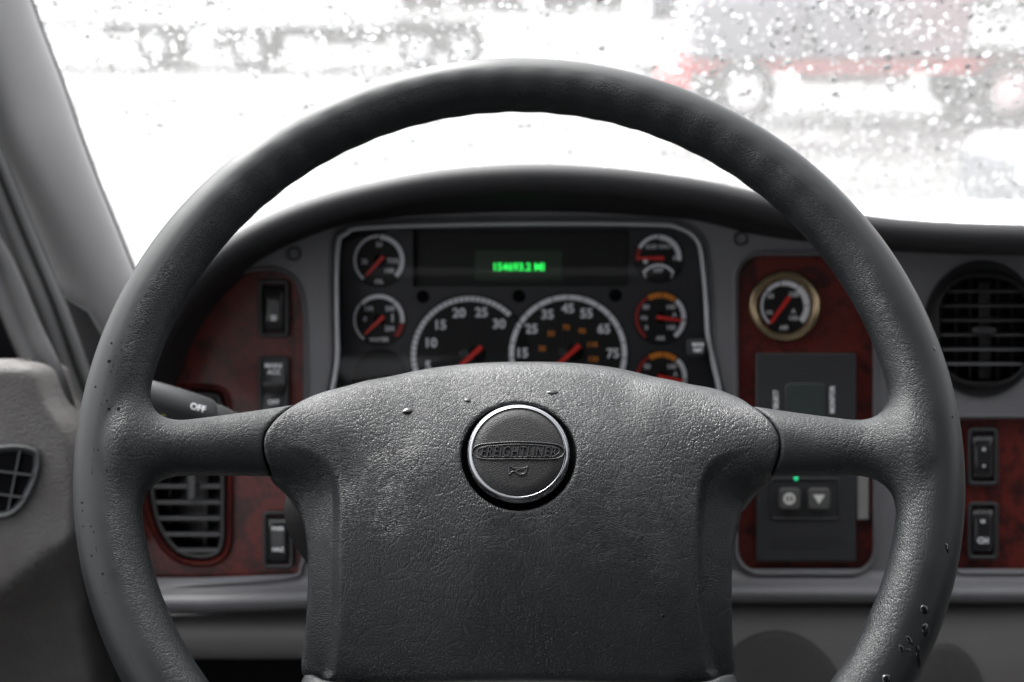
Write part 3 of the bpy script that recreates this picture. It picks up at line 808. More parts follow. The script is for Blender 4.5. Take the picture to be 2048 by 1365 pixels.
mb = MB(); disc_px(mb, 1592, 957, 4.5, WD - .0138, 16); kp.part('indicator_light', mb, 'led')
mb = MB(); vs, fs = text_geo('ALLISON', 1.0, 0.02, 0.02)
mb.add([P(1612 + v.x * 36, 1085 - v.y * 36, WD - .0122 - v.z * .02) for v in vs], fs, False); kp.part('embossed_lettering', mb, 'keypad')
mb = MB(); slab(mb, rr(1714, 950, 1738, 1040, 3), WD - .004, WD, 3); kp.part('polished_strip', mb, 'shiny')

# ------------------------------------------------------------------ air vents
vt = Thing('air_vent', 'round black air vent with horizontal slats at the right edge', 'air vent', P(1964, 658, DF), 'dashboard air vents')
vx, vy = 1964, 655
mb = MB()
o_ = circ(vx, 658, 120, 56, 137); in_ = rr(1880, 556, 2056, 764, 70, 12); in_ = [in_[int(i * len(in_) / 56) % len(in_)] for i in range(56)]
# align starts
a0 = min(range(56), key=lambda i: abs(math.atan2(in_[i][1] - vy, in_[i][0] - vx)))
in_ = in_[a0:] + in_[:a0]
rs = [ring3(o_, DF - .001), ring3(off(o_, -4), DF - .004), ring3(off(o_, -14), DF + .002), ring3(off(in_, 10), DF - .006), ring3(off(in_, 3), DF - .009), ring3(in_, DF - .006), ring3(in_, DF + .05)]
mb.rings(rs); mb.poly(rs[-1]); vt.part('bezel', mb, 'hood')
for k, y in enumerate(range(583, 750, 29)):
    half = 86 * math.sqrt(max(0.1, 1 - (abs(y - 660) / 112) ** 3.2))
    mb = MB(); ss = [P(1968 - half, y - 3, DF - .002), P(1968 + half, y - 3, DF - .002)]
    mb.rings([[P(1968 - half, y - 2, DF - .002), P(1968 + half, y - 2, DF - .002)], [P(1968 - half, y + 3, DF - .003), P(1968 + half, y + 3, DF - .003)], [P(1968 - half, y + 1, DF + .018), P(1968 + half, y + 1, DF + .018)], [P(1968 - half, y - 5, DF + .018), P(1968 + half, y - 5, DF + .018)], [P(1968 - half, y - 2, DF - .002), P(1968 + half, y - 2, DF - .002)]], closed=False, smooth=False)
    vt.part('slat', mb, 'vent_slat')
for x in (1912, 1940, 1996, 2024):
    mb = MB(); slab(mb, rr(x - 1.5, 560, x + 1.5, 760, 1), DF + .02, DF + .04, 0.5); vt.part('vane', mb, 'vent')
mb = MB(); slab(mb, rr(1958, 565, 1982, 760, 4), DF + .019, DF + .03, 2); vt.part('vane', mb, 'vent')
mb = MB(); slab(mb, rr(1945, 655, 1992, 668, 4), DF - .012, DF, 3); vt.part('thumb_tab', mb, 'switch')

vl = Thing('air_vent', 'black slatted vent set in the left wood insert below the left spoke', 'air vent', P(372, 950, WD), 'dashboard air vents')
mb = MB(); o_ = off(ventL, -1)
inn = off(ventL, -13)
rs = [ring3(o_, WD + .004), ring3(off(o_, -2), WD - .002), ring3(off(ventL, -8), WD - .004), ring3(inn, WD - .001), ring3(inn, WD + .04)]
mb.rings(rs); mb.poly(rs[-1]); vl.part('bezel', mb, 'vent')
for y in range(811, 1110, 32):
    # width of the opening at this height
    xs_ = [x for x, yy in inn if abs(yy - y) < 9]
    if not xs_: continue
    x0, x1 = min(xs_) - 1, max(xs_) + 1
    if y == 971: pass
    mb = MB()
    mb.rings([[P(x0, y - 2, WD - .003), P(x1, y - 2, WD - .003)], [P(x0, y + 6, WD - .0035), P(x1, y + 6, WD - .0035)], [P(x0, y + 5, WD + .014), P(x1, y + 5, WD + .014)], [P(x0, y - 4, WD + .014), P(x1, y - 4, WD + .014)], [P(x0, y - 2, WD - .003), P(x1, y - 2, WD - .003)]], closed=False, smooth=False)
    vl.part('slat', mb, 'vent')
mb = MB(); slab(mb, rr(374, 950, 392, 1002, 7), WD - .010, WD, 3); vl.part('thumb_tab', mb, 'vent')
for x in (340, 410):
    mb = MB(); slab(mb, rr(x - 1.5, 800, x + 1.5, 1100, 1), WD + .018, WD + .035, 0.5); vl.part('vane', mb, 'vent')

# ------------------------------------------------------------------ steering column shroud, lever, stalk
cs = Thing('column_shroud', 'black steering column shroud behind the wheel hub', 'steering column', P(1030, 1050, 0.84))
mb = MB(); sh_ = []
for d, s_, yy in ((0.700, 0.80, 1035), (0.72, 0.95, 1030), (0.80, 1.0, 1010), (0.90, 1.0, 1000), (0.99, 0.95, 1000)):
    q = d / 0.80
    sh_.append([Vector(((px - 1024) / F * 0.80 * s_ + 0.002, -(py - 682.5) / F * 0.80 * s_ - (yy - 1010) * 0.0003, -d)) for px, py in catmull([(590, 960), (640, 915), (800, 895), (1024, 890), (1260, 895), (1400, 915), (1450, 960), (1440, 1040), (1380, 1130), (1200, 1190), (1024, 1200), (850, 1190), (680, 1130), (600, 1040)], 4)])
mb.rings(sh_, cap0=True); cs.part('cover', mb, 'black')
lv = Thing('tilt_lever', 'small grey metal lever end at the left edge of the hub', 'lever', P(592, 1030, 0.80))
mb = MB(); tube(mb, [P(650, 1010, 0.80), P(610, 1025, 0.79), P(594, 1035, 0.785), P(588, 1042, 0.785)], [0.005, 0.006, 0.0062, 0.003], 14); lv.part('rod', mb, 'steel')

st = Thing('control_stalk', 'grey turn signal stalk with OFF lettering reaching out behind the left spoke', 'stalk', P(470, 830, 0.80))
a_, b_ = P(205, 778, 0.745), P(418, 836, 0.79)
ax = (b_ - a_).normalized()
mb = MB(); L = (b_ - a_).length
tube(mb, [a_, a_ + ax * 0.004, a_ + ax * 0.01, a_ + ax * 0.05, b_ - ax * 0.003, b_], [0.010, 0.0125, 0.0140, 0.0142, 0.0132, 0.0120], 32); st.part('grip', mb, 'switch')
e_ = P(560, 880, 0.83)
mb = MB(); tube(mb, [b_, b_ + ax * 0.006, b_ + (e_ - b_) * 0.3, e_], [0.0105, 0.0108, 0.0092, 0.0100], 28); st.part('stem', mb, 'vent')
def on_tube(mb, s, along, ang, size, r=0.0141, bold=0.02):
    vs, fs = text_geo(s, 1.0, bold); vs = [v * size for v in vs]
    ref = Vector((0, 0, 1)); u = ax.cross(ref).normalized(); v = ax.cross(u)   # u ~ down, v ~
    out = []
    for q in vs:
        an = ang - q.y / r
        rd = (Vector((0, 0, 1)) - ax * ax.z).normalized() * math.cos(an) + (-(ax.cross(Vector((0, 0, 1)))).normalized() if ax.cross(Vector((0, 0, 1))).y > 0 else ax.cross(Vector((0, 0, 1))).normalized()) * math.sin(an)
        out.append(a_ + ax * (along + q.x) + rd * r)
    mb.add(out, fs, False)
mb = MB(); on_tube(mb, 'OFF', L * 0.80, R(-28), 0.0065); st.part('lettering', mb, 'white')
mb = MB(); on_tube(mb, '=D', L * 0.55, R(20), 0.006); on_tube(mb, 'D', L * 0.4, R(26), 0.006); st.part('lamp_symbols', mb, 'yellow')

# ------------------------------------------------------------------ left side: pillar, seals, door
pl = Thing('windshield_pillar', 'pale grey trim of the windshield pillar rising at the left edge', 'pillar', P(150, 500, 1.0))
mb = MB(); cols = []
cen = [(-100, -260, 1.02), (-30, 0, 1.02), (35, 180, 1.02), (85, 330, 1.02), (165, 530, 1.03), (220, 680, 1.04), (290, 900, 1.06)]
wid = [90, 88, 90, 93, 93, 92, 92]
cc = catmull(cen, 5, False); ww = np.interp(np.linspace(0, 6, len(cc)), range(7), wid)
for (x, y, d), w in zip(cc, ww):
    row = []
    for k in range(15):
        a = R(-100 + 200 * k / 14)
        row.append(P(x + w * math.sin(a) * (1.0), y - 12 * math.sin(a), d - 0.030 * math.cos(a)))
    cols.append(row)
mb.rings(cols, closed=False); pl.part('trim', mb, 'pillar')
mb = MB(); tube(mb, [P(x + w * 1.02, y - 8, d + 0.012) for (x, y, d), w in zip(cc, ww)], 0.0026, 8); pl.part('glass_seal', mb, 'black')

ds = Thing('door_seal', 'black rubber door seal curving down between the pillar and the door', 'door seal', P(100, 700, 0.95))
path = catmull([(-140, -100, 0.98), (-90, 150, 0.98), (-15, 340, 0.97), (50, 500, 0.96), (100, 620, 0.95), (150, 760, 0.94), (200, 900, 0.93), (240, 1100, 0.93)], 5, False)
mb = MB(); tube(mb, [P(x, y, d) for x, y, d in path], (0.013, 0.022), 14); ds.part('outer_lip', mb, 'seal')
mb = MB(); tube(mb, [P(x + 22, y - 2, d - 0.016) for x, y, d in path], 0.0045, 10); ds.part('bead', mb, 'seal')
df = Thing('door_window_frame', 'dark grey window frame of the door at the far left edge', 'window frame', P(40, 700, 0.9))
path2 = catmull([(-190, 80, 0.94), (-110, 260, 0.93), (-60, 430, 0.92), (0, 540, 0.92), (50, 660, 0.91), (95, 760, 0.90), (140, 900, 0.90)], 5, False)
mb = MB(); tube(mb, [P(x, y, d) for x, y, d in path2], (0.014, 0.012), 14); df.part('frame', mb, 'black')
mb = MB(); slab(mb, [(-260, 380), (-80, 420), (40, 640), (90, 800), (160, 1000), (200, 1400), (-260, 1400)], 0.955, 0.965, 3); df.part('inner_shell', mb, 'void')
# mass of the kick panel that closes the gap under the pillar
mb = MB(); slab(mb, [(60, 560), (180, 620), (260, 760), (300, 900), (300, 1500), (60, 1500)], 0.99, 1.03, 6); pl.part('kick_panel', mb, 'seal')

dp = Thing('door_panel', 'light grey moulded door panel at the lower left edge', 'door panel', P(60, 1000, 0.86))
edge = catmull([(60, 722), (92, 736), (120, 800), (158, 862), (176, 930), (178, 1010), (176, 1100), (186, 1200), (205, 1300), (225, 1420), (240, 1560)], 8, False)
mb = MB(); rows = []
def door_d(x, y, xr):
    s = (y - 1195 + (x / 165.0) * 135) / 400.0           # below the diagonal crease
    s = max(0, s)
    e = max(0, 1 - (xr - x) / 45.0)
    t_ = max(0, 1 - (y - 722) / 26.0)
    return 0.85 + 0.10 * (1 - math.exp(-s * 3)) + 0.030 * e ** 2.2 + 0.012 * t_ ** 2 + 0.012 * ((x - 60) / 300) ** 2
for i, (xr, y) in enumerate(edge):
    rows.append([P(x, y + (6 if x < 60 else 0) * 0, door_d(x, y, xr)) for x in list(np.linspace(-400, xr - 60, 22)) + list(np.linspace(xr - 50, xr, 10))])
top = [Vector((p.x, p.y - 0.004, p.z - 0.05)) for p in rows[0]]
mid = [Vector((p.x, p.y + 0.0015, p.z - 0.004)) for p in rows[0]]
rows = [top, mid] + rows
side = [[r[-1] + Vector((0.001, 0, -0.06))] for r in rows]
rows = [r + s_ for r, s_ in zip(rows, side)]
mb.rings(rows, closed=False); dp.part('skin', mb, 'trim')
cv = Thing('corner_vent', 'small grey angled demister vent in the door panel at the left edge', 'air vent', P(20, 965, 0.84))
ov = catmull([(-60, 900), (0, 892), (40, 890), (74, 900), (82, 922), (74, 962), (50, 1010), (22, 1034), (-10, 1040), (-70, 1045)], 6)
DV = 0.851
mb = MB(); rs = [ring3(off(ov, 1), DV + .004), ring3(ov, DV - .004), ring3(off(ov, -4), DV - .006), ring3(off(ov, -10), DV - .004), ring3(off(ov, -16), DV - .001), ring3(off(ov, -16), DV - .0008)]
mb.rings(rs); cv.part('bezel', mb, 'vent_grey')
mb = MB(); mb.poly(ring3(off(ov, -14), DV - .0012)); cv.part('recess_shade', mb, 'void')  # flat black sheet painting the shade of a recess that is not cut
for y0 in (945, 990):
    mb = MB(); bar_px(mb, -50, y0 - 8, 66 - (y0 - 945) * 0.3, y0 + 6, 2.2, 2.2, DV - .005, DV - .001); cv.part('slat', mb, 'vent_grey')
mb = MB(); bar_px(mb, 40, 900, 14, 1030, 2.0, 2.0, DV - .0035, DV - .001); cv.part('slat', mb, 'vent_grey')

# ------------------------------------------------------------------ steering wheel (signed distance fields -> surface nets)
PHI = R(23); D0 = 0.595
cw = Vector(((1038 - 1024) / F * D0, -0.0741 * D0, -D0))
WF = Matrix(((1, 0, 0, cw.x), (0, math.cos(PHI), math.sin(PHI), cw.y), (0, -math.sin(PHI), math.cos(PHI), cw.z), (0, 0, 0, 1)))
WFI = WF.inverted()
def U(px, py, z=0.0):
    """photo pixel -> wheel-plane coordinates at height z above the wheel plane"""
    o = WFI @ Vector((0, 0, 0)); q = WFI @ P(px, py, 1.0); dr = q - o
    t_ = (z - o.z) / dr.z
    p = o + dr * t_
    return (p.x, p.y)

def sdpoly(px, py, poly):
    d = np.full(px.shape, 1e9); s = np.ones(px.shape); n = len(poly)
    for i in range(n):
        ax_, ay = poly[i]; bx, by = poly[i - 1]
        ex, ey = bx - ax_, by - ay; wx, wy = px - ax_, py - ay
        t_ = np.clip((wx * ex + wy * ey) / (ex * ex + ey * ey + 1e-18), 0, 1)
        dx, dy = wx - ex * t_, wy - ey * t_
        d = np.minimum(d, dx * dx + dy * dy)
        c1 = py >= ay; c2 = py < by; c3 = ex * wy > ey * wx
        flip = (c1 & c2 & c3) | (~c1 & ~c2 & ~c3)
        s = np.where(flip, -s, s)
    return s * np.sqrt(d)
def smin(a, b, k):
    h = np.clip(0.5 + 0.5 * (b - a) / k, 0, 1); return b * (1 - h) + a * h - k * h * (1 - h)
def smax(a, b, k): return -smin(-a, -b, k)
def sstep(e0, e1, x):
    t_ = np.clip((x - e0) / (e1 - e0), 0, 1); return t_ * t_ * (3 - 2 * t_)

ZH = -0.010                     # level of the hub face
pad_px = [(650, 784), (700, 756), (760, 733), (850, 710), (950, 697), (1050, 693), (1150, 696), (1250, 710), (1350, 742), (1420, 766), (1463, 789),
          (1492, 813), (1517, 843), (1536, 872), (1546, 902), (1543, 938), (1530, 966), (1506, 988), (1488, 1018), (1477, 1065), (1472, 1130), (1474, 1200), (1480, 1270), (1488, 1335),
          (1440, 1352), (1400, 1366), (1300, 1362), (1037, 1356), (780, 1362), (672, 1366), (630, 1350), (586, 1335), (598, 1250), (606, 1180), (609, 1110), (604, 1050), (588, 1005), (560, 972), (542, 938), (539, 900), (550, 872), (570, 843), (600, 813)]
def zlev(px, py):               # rough height used when the outline is projected
    return ZH - 0.012
pad_w = catmull([U(x, y, zlev(x, y)) for x, y in pad_px], 3)
face_px = [(560, 700), (1520, 700), (1640, 800), (1640, 896), (1515, 900), (1456, 908), (1420, 928), (1403, 960), (1397, 1008), (1394, 1084), (1400, 1196), (1411, 1277), (1424, 1330), (1432, 1420),
           (640, 1420), (656, 1336), (672, 1223), (677, 1116), (680, 1008), (674, 955), (654, 924), (607, 903), (543, 896), (440, 890), (440, 800)]
face_w = catmull([U(x, y, ZH - 0.004) for x, y in face_px], 3)
bx_, by_ = U(1037, 902, ZH + 0.004)
RB = 0.0303

def side_spoke(x, y, z, sgn):
    p0 = np.array([sgn * 0.208, side_y0, -0.002]); p1 = np.array([sgn * 0.085, side_y1, -0.031])
    dv = p1 - p0; t_ = np.clip(((x - p0[0]) * dv[0] + (y - p0[1]) * dv[1] + (z - p0[2]) * dv[2]) / (dv @ dv), 0, 1.0)
    qx, qy, qz = x - p0[0] - dv[0] * t_, y - p0[1] - dv[1] * t_, z - p0[2] - dv[2] * t_
    hy = 0.0134 + 0.0113 * t_ ** 1.5; hz = 0.0125 + 0.001 * t_
    return (np.sqrt((qy / hy) ** 2 + (qz / hz) ** 2 + (qx / hy) ** 2) - 1) * np.minimum(hy, hz)
def spoke_field(x, y, z):
    rho = np.sqrt(x * x + y * y); th = np.arctan2(y, x)
    Rc = 0.2140
    # finger grips along the inner back of the upper arc
    grip = 0.00022 * np.sin(th * 62) * sstep(0.5, 0.8, th) * (1 - sstep(math.pi - 0.8, math.pi - 0.5, th)) * (rho < Rc)
    c1 = np.sqrt((rho - Rc - 0.0008) ** 2 + (z * 1.0) ** 2) - 0.0150
    c2 = np.sqrt((rho - Rc + 0.0030) ** 2 + (z - 0.0008) ** 2) - 0.0140 - grip
    f = smin(c1, c2, 0.0025)
    kk = 0.022 * (1 - sstep(0.199, 0.219, rho)) + 0.0008
    for sgn in (-1, 1):
        # side spokes: tapered bar of oval section from rim to hub
        p0 = np.array([sgn * 0.208, side_y0, -0.002]); p1 = np.array([sgn * 0.085, side_y1, -0.031])
        dv = p1 - p0; t_ = np.clip(((x - p0[0]) * dv[0] + (y - p0[1]) * dv[1] + (z - p0[2]) * dv[2]) / (dv @ dv), 0, 1.0)
        qx, qy, qz = x - p0[0] - dv[0] * t_, y - p0[1] - dv[1] * t_, z - p0[2] - dv[2] * t_
        hy = 0.0134 + 0.0113 * t_ ** 1.5; hz = 0.0125 + 0.001 * t_
        e = np.sqrt((qy / hy) ** 2 + (qz / hz) ** 2 + (qx / hy) ** 2)
        fs_ = (e - 1) * np.minimum(hy, hz)
        f = smin(f, fs_, kk)
        # lower spokes
        p0 = np.array([sgn * 0.104, -0.186, -0.004]); p1 = np.array([sgn * 0.086, -0.105, -0.034])
        dv = p1 - p0; t_ = np.clip(((x - p0[0]) * dv[0] + (y - p0[1]) * dv[1] + (z - p0[2]) * dv[2]) / (dv @ dv), 0, 1.0)
        qx, qy, qz = x - p0[0] - dv[0] * t_, y - p0[1] - dv[1] * t_, z - p0[2] - dv[2] * t_
        e = np.sqrt((qx / (0.020 - 0.004 * t_)) ** 2 + (qz / 0.0125) ** 2 + (qy / 0.02) ** 2)
        f = smin(f, (e - 1) * 0.0125, np.minimum(kk, 0.014 - 0.009 * sstep(0.3, 0.7, t_)))
    # hub body behind the cover
    d2 = sd_pad(x, y) + 0.006
    hb_ = smax(smax(d2, z + 0.030, 0.006), -(z + 0.060), 0.006)
    f = smin(f, hb_, 0.004)
    # seat for the cover: nothing of the spoke stands above the cover's edge
    inner = sd_pad(x, y) - 0.0006
    f = smax(f, -np.maximum(inner, -(z + 0.044)), 0.0012)
    return f
_, side_y0 = U(300, 902, 0.0)
_, side_y1 = U(720, 878, -0.035)
def sd_pad(x, y): return sdpoly(x, y, pad_w)
def H(x, y):
    yc = by_ - 0.01
    dy = y - yc
    up_ = np.where(dy > 0, 4.2 * dy * dy, 2.1 * dy * dy)
    h = ZH - up_ - 0.45 * x * x
    sf = sdpoly(x, y, face_w)
    h = h - 0.0045 * sstep(-0.001, 0.0055, sf) - 0.22 * np.clip(sf, 0, 0.03)
    # shallow dish round the button
    rb = np.sqrt((x - bx_) ** 2 + (y - by_) ** 2)
    return h
def pad_field(x, y, z):
    d2 = sd_pad(x, y)
    hh = H(x, y)
    k = 0.0045 + 0.011 * sstep(by_ + 0.02, by_ + 0.045, y) * (1 - sstep(0.09, 0.115, np.abs(x)))
    f = smax(d2, (z - hh) * 0.93, k)
    sp = np.minimum(side_spoke(x, y, z, -1), side_spoke(x, y, z, 1)) - 0.0008
    f = smin(f, smax(sp, d2, 0.0018), 0.010)
    f = np.maximum(f, -(z + 0.075))
    rb = np.sqrt((x - bx_) ** 2 + (y - by_) ** 2) - RB
    f = smax(f, -np.maximum(rb, -(z - (H0b - 0.010))), 0.0018)
    return f
H0b = float(H(np.array([bx_]), np.array([by_]))[0])

def surface_nets(fn, lo_, hi_, h):
    n = [int(math.ceil((hi_[i] - lo_[i]) / h)) + 1 for i in range(3)]
    g_ = [lo_[i] + h * np.arange(n[i]) for i in range(3)]
    Fv = np.empty(n, dtype=np.float64)
    X_, Y_ = np.meshgrid(g_[0], g_[1], indexing='ij')
    for k in range(n[2]): Fv[:, :, k] = fn(X_, Y_, np.full_like(X_, g_[2][k]))
    ins_ = Fv < 0
    cnt = np.zeros([m_ - 1 for m_ in n]); acc = np.zeros(cnt.shape + (3,))
    def sl(o): return tuple(slice(o[i], n[i] - 1 + o[i]) for i in range(3))
    for ax_ in range(3):
        for a in (0, 1):
            for b in (0, 1):
                o0 = [0, 0, 0]; oth = [i for i in range(3) if i != ax_]
                o0[oth[0]] = a; o0[oth[1]] = b; o1 = list(o0); o1[ax_] = 1
                f0, f1 = Fv[sl(o0)], Fv[sl(o1)]
                cr = (f0 < 0) != (f1 < 0)
                t_ = np.where(cr, f0 / np.where(cr, f0 - f1, 1), 0)
                cnt += cr
                for c_ in range(3):
                    acc[..., c_] += np.where(cr, (o0[c_] + (t_ if c_ == ax_ else 0)), 0)
    act = cnt > 0
    idx = -np.ones(cnt.shape, dtype=np.int64); idx[act] = np.arange(act.sum())
    ijk = np.argwhere(act)
    V = (ijk + acc[act] / cnt[act][:, None]) * h + np.array(lo_)
    faces = []
    for ax_ in range(3):
        oth = [i for i in range(3) if i != ax_]
        s0 = [slice(1, n[i] - 1) for i in range(3)]; s1 = list(s0)
        s0[ax_] = slice(0, n[ax_] - 1); s1[ax_] = slice(1, n[ax_])
        a, b = ins_[tuple(s0)], ins_[tuple(s1)]
        cr = np.argwhere(a != b)
        sgn = a[tuple(cr.T)]
        base = cr.copy()
        for i in oth: base[:, i] += 1
        def cell(da, db):
            q = base.copy(); q[:, oth[0]] -= da; q[:, oth[1]] -= db
            return idx[tuple(q.T)]
        q = np.stack([cell(1, 1), cell(0, 1), cell(0, 0), cell(1, 0)], 1)
        flip = sgn if ax_ != 1 else ~sgn
        q[~flip] = q[~flip][:, ::-1]
        faces.append(q)
    faces = np.concatenate(faces)
    faces = faces[(faces >= 0).all(1)]
    e = h * 0.25                     # pull the vertices onto the true surface
    for it in range(3):
        x, y, z = V.T
        f0 = fn(x, y, z)
        gx_ = (fn(x + e, y, z) - fn(x - e, y, z)) / (2 * e); gy_ = (fn(x, y + e, z) - fn(x, y - e, z)) / (2 * e); gz_ = (fn(x, y, z + e) - fn(x, y, z - e)) / (2 * e)
        g2 = gx_ ** 2 + gy_ ** 2 + gz_ ** 2 + 1e-6
        st_ = np.clip(f0 / g2, -h, h)[:, None] * np.stack([gx_, gy_, gz_], 1)
        stl = np.linalg.norm(st_, axis=1, keepdims=True)
        st_ *= np.minimum(1, h * 0.5 / (stl + 1e-12))
        V = V - st_ * 0.8
    return V, faces
def net_object(name, fn, lo_, hi_, h, m, parent):
    V, Q = surface_nets(fn, lo_, hi_, h)
    me = bpy.data.meshes.new(name)
    me.vertices.add(len(V)); me.vertices.foreach_set('co', V.astype(np.float32).ravel())
    me.loops.add(len(Q) * 4); me.loops.foreach_set('vertex_index', Q.astype(np.int32).ravel())
    me.polygons.add(len(Q)); me.polygons.foreach_set('loop_start', np.arange(0, len(Q) * 4, 4, dtype=np.int32))
    me.polygons.foreach_set('use_smooth', np.ones(len(Q), dtype=bool))
    me.update(calc_edges=True); me.validate()
    me.materials.append(M[m])
    o = bpy.data.objects.new(name, me); COL.objects.link(o); o.parent = parent
    return o

WM = CAM @ WF
sw = Thing('steering_wheel', 'large black four-spoke truck steering wheel with leather-grain rim and padded hub', 'steering wheel', (0, 0, 0), frame=WM)
rim_o = net_object('rim', spoke_field, (-0.236, -0.236, -0.064), (0.236, 0.236, 0.020), 0.0018, 'rim', sw.o)
rim_o['label'] = 'black leather-grain rim moulded in one with its spokes'
xmin = min(p[0] for p in pad_w); xmax = max(p[0] for p in pad_w); ymin = min(p[1] for p in pad_w); ymax = max(p[1] for p in pad_w)
pad_o = net_object('hub_cover', pad_field, (xmin - .004, ymin - .004, -0.079), (xmax + .004, ymax + .004, 0.0), 0.0013, 'pad', sw.o)
# seat below the button
zb = H0b
def lathe_w(prof, n=72, cap=False, cx=0.0, cyy=0.0):
    mb = MB(); rs = [[Vector((bx_ + cx + r * math.cos(2 * math.pi * k / n), by_ + cyy + r * math.sin(2 * math.pi * k / n), z)) for k in range(n)] for r, z in prof]
    mb.rings(rs, cap1=cap); return mb
well = lathe_w([(RB + .003, zb - .0085), (RB - .0005, zb - .0095), (0.01, zb - .0096)], cap=True); sw.part('button_well', well, 'void')
ZB = zb + 0.0025
btn = sw.part('horn_button', lathe_w([(0.0262, zb - .009), (0.0245, ZB - .0004), (0.0241, ZB), (0.018, ZB + .0006), (0.008, ZB + .0009), (0.0005, ZB + .001)], cap=True), 'button')
sw.part('chrome_ring', lathe_w([(0.0273, zb - .009), (0.0273, ZB - .0026), (0.0269, ZB - .0018), (0.0247, ZB + .0004), (0.0243, ZB + .0004), (0.0242, ZB - .0006)]), 'chrome', btn)
def BW(px, py, h=0.0):
    x, y = U(px, py, ZB + h); r = math.hypot(x - bx_, y - by_)
    return Vector((x, y, ZB + 0.001 - 0.0010 * (r / 0.026) ** 2 + h))
def ridge(mb, pts, w=1.3, h=0.00045, closed=True):
    """raised bead following a px outline on the button"""
    n = len(pts); rs = []
    for i in range(n):
        ax2, ay2 = pts[(i - 1) % n if closed else max(0, i - 1)]; b2x, b2y = pts[(i + 1) % n if closed else min(n - 1, i + 1)]
        tx, ty = b2x - ax2, b2y - ay2; L_ = math.hypot(tx, ty) or 1; nx_, ny_ = ty / L_, -tx / L_
        x, y = pts[i]
        rs.append([BW(x + nx_ * w, y + ny_ * w, -.0002), BW(x + nx_ * w * .5, y + ny_ * w * .5, h), BW(x - nx_ * w * .5, y - ny_ * w * .5, h), BW(x - nx_ * w, y - ny_ * w, -.0002)])
    if closed: rs.append(rs[0])
    mb.rings(rs, closed=False)
ov1 = catmull([(945, 903), (952, 893), (975, 888), (1037, 885), (1100, 888), (1122, 893), (1129, 903), (1122, 914), (1100, 919), (1037, 919), (975, 919), (952, 914)], 6)
ov2 = catmull([(955, 903), (962, 896), (980, 893), (1037, 890), (1094, 893), (1112, 896), (1119, 903), (1110, 912), (1094, 915), (1037, 915), (980, 915), (962, 912)], 6)
mb = MB(); ridge(mb, ov1, 1.2, .0006); ridge(mb, ov2, 1.0, .0005)
vs, fs = text_geo('FREIGHTLINER', 1.0, -0.004, 0.05, 0.22, bevel=0.0, spacing=1.12)
wmax = max(v.x for v in vs) - min(v.x for v in vs); xc_ = (max(v.x for v in vs) + min(v.x for v in vs)) / 2
sc_ = 150.0 / wmax
ymx = max(v.y for v in vs); ymn = min(v.y for v in vs)
mb.add([BW(1037 + (v.x - xc_) * sc_, 904 - (v.y - (ymx + ymn) / 2) / (ymx - ymn) * (21.5 - 3.5 * abs((v.x - xc_) * sc_ / 75) ** 2), max(-.0001, v.z / 0.052 * 0.0007 + .0002)) for v in vs], fs, False)
em = sw.part('emblem', mb, 'emboss', btn)
mb = MB()
ridge(mb, [(1018, 929), (1018, 951)], 1.0, .0005, False)
ridge(mb, catmull([(1019, 932), (1026, 937), (1036, 938), (1048, 937), (1056, 934)], 4, False), 1.0, .0005, False)
ridge(mb, catmull([(1019, 949), (1025, 944), (1031, 945), (1036, 949), (1044, 950), (1051, 947), (1053, 940), (1056, 934)], 4, False), 1.0, .0005, False)
ridge(mb, [(1041 + 9 * math.cos(a * .4), 944 + 4.2 * math.sin(a * .4)) for a in range(16)], 0.8, .0004, True)
sw.part('horn_symbol', mb, 'emboss', btn)

# seams at the foot of the hub cover are part of the moulding; water on the wheel
bpy.context.view_layer.update()
trees = [BVHTree.FromPolygons([tuple(v.co) for v in o.data.vertices], [tuple(p.vertices) for p in o.data.polygons]) for o in (pad_o, rim_o)]
def hit(px, py):
    o = WFI @ Vector((0, 0, 0)); dr = (WFI @ P(px, py, 1.0) - o).normalized(); best = None
    for t_ in trees:
        r_ = t_.ray_cast(o, dr)
        if r_[0] is not None and (best is None or r_[3] < best[3]): best = r_
    return best
drops = [  # px, py, half width px, half height px, angle deg, where
    (1105, 785, 12, 6, 12, 'largest water drop on top of the hub cover, above the horn button'),
    (1061, 781, 4, 2.5, 0, 'tiny water drop just left of the largest one above the horn button'),
    (935, 801, 8.5, 5, 5, 'water drop on the hub cover at the upper left of the horn button'),
    (815, 823, 11, 8, 25, 'round water drop on the hub cover midway between button and left spoke'),
    (1669, 938, 4, 3, 0, 'single small water drop under the right spoke'),
    (1849, 1220, 7, 8.5, 15, 'short water drop, uppermost of those on the lower right rim'),
    (1852, 1261, 8.5, 11, -8, 'large oval water drop second from the top on the lower right rim'),
    (1819, 1281, 4.5, 9, 40, 'slanted narrow water drop on the lower right rim'),
    (1803, 1298, 4.5, 7, 20, 'small water drop at the left of the cluster on the lower right rim'),
    (1817, 1301, 5, 3, 10, 'tiny flat water drop in the middle of the cluster on the lower right rim'),
    (1838, 1315, 6.5, 17, 4, 'long running water drop, tallest on the lower right rim'),
    (1773, 1359, 9, 8, 30, 'water drop cut by the bottom edge on the inner side of the right rim'),
    (1844, 1357, 2.5, 8, 5, 'thin water drop by the outer edge at the bottom of the right rim'),
    (1894, 1097, 5, 8, 5, 'lone water drop high on the outer right rim below the spoke'),
    (1869, 698, 3, 4, 0, 'small dark water drop on the right rim above the spoke'),
    (1326, 1232, 5, 3, 0, 'tiny bright water drop low on the right of the hub cover'),
    (641, 926, 3, 2, 0, 'speck of water on the left flank of the hub cover'),
]
M['drop'] = mat('water_on_black', (0.004, 0.004, 0.005), 0.03, spec=0.5)
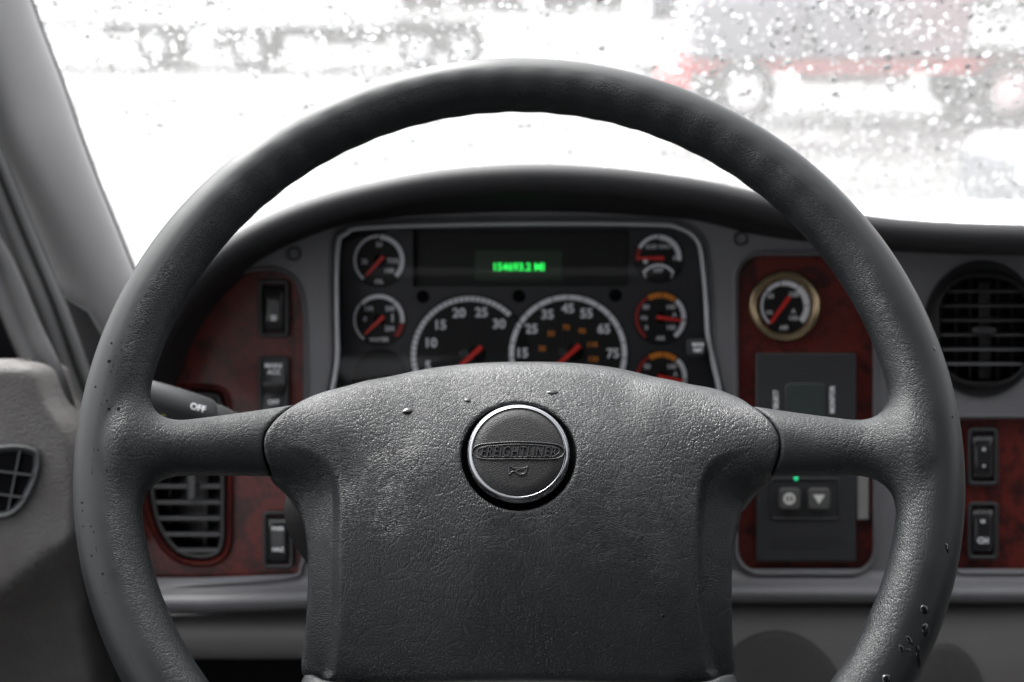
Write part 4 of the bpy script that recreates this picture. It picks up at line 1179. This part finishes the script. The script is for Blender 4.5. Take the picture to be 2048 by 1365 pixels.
for px, py, rw, rh_, an, lab in drops:
    h_ = hit(px, py)
    if h_ is None: continue
    loc, nor, _, dist = h_
    if nor.z < 0: nor = -nor
    vd = (loc - (WFI @ Vector((0, 0, 0)))).normalized()
    # true extent on the surface: undo the foreshortening of the drop's own patch
    u = (Vector((1, 0, 0)) - nor * nor.x).normalized(); v = nor.cross(u)
    fs_ = max(0.45, abs(vd.dot(nor)))
    a = R(an); u2 = u * math.cos(a) + v * math.sin(a); v2 = nor.cross(u2)
    k = dist / F
    mb = MB(); droplet(mb, loc - nor * 0.0001, u2, v2, nor, rw * k, rh_ * k / fs_ ** 0.5, min(rw, rh_) * k * 0.38, 20, 0.18)
    o = mb.build('water_drop', 'drop', None, loc, WM)
    props(o, lab, 'water drop', 'water drops on the steering wheel')
# little pits and dark specks in the worn rim
pm = MB()
pits = [(223, 687, 2.2), (218, 723, 3.4), (191, 774, 2), (218, 818, 3), (237, 818, 3), (213, 942, 1.5), (164, 1006, 2), (165, 1022, 1.6), (166, 1053, 1.6), (182, 1053, 1.5), (183, 1112, 1.8), (205, 1148, 2), (1870, 700, 1), (214, 802, 1.6), (243, 700, 1.2), (196, 900, 1.2), (1905, 835, 2.2), (1040, 187, 1.6), (420, 330, 2), (1430, 196, 1.8), (772, 1060, 1.8), (793, 1046, 1.6), (675, 955, 2)]
for i in range(60):
    a = rnd.uniform(R(150), R(215)); pits.append((1038 + 830 * math.cos(a) * 1.03, 980 - 800 * math.sin(a), rnd.uniform(0.5, 1.1)))
for px, py, r_ in pits:
    h_ = hit(px, py)
    if h_ is None: continue
    loc, nor, _, dist = h_
    if nor.z < 0: nor = -nor
    u = (Vector((1, 0, 0)) - nor * nor.x).normalized(); v = nor.cross(u); k = dist / F * r_
    pts = [loc + nor * 0.00015 + u * k * math.cos(t_ * .785) * rnd.uniform(.8, 1.2) + v * k * math.sin(t_ * .785) * rnd.uniform(.8, 1.2) for t_ in range(8)]
    pm.add(pts + [loc + nor * 0.00005 - nor * 0.0], [(j, (j + 1) % 8, 8) for j in range(8)], False)
po = sw.part('pitting', pm, 'void'); po['kind'] = 'stuff'
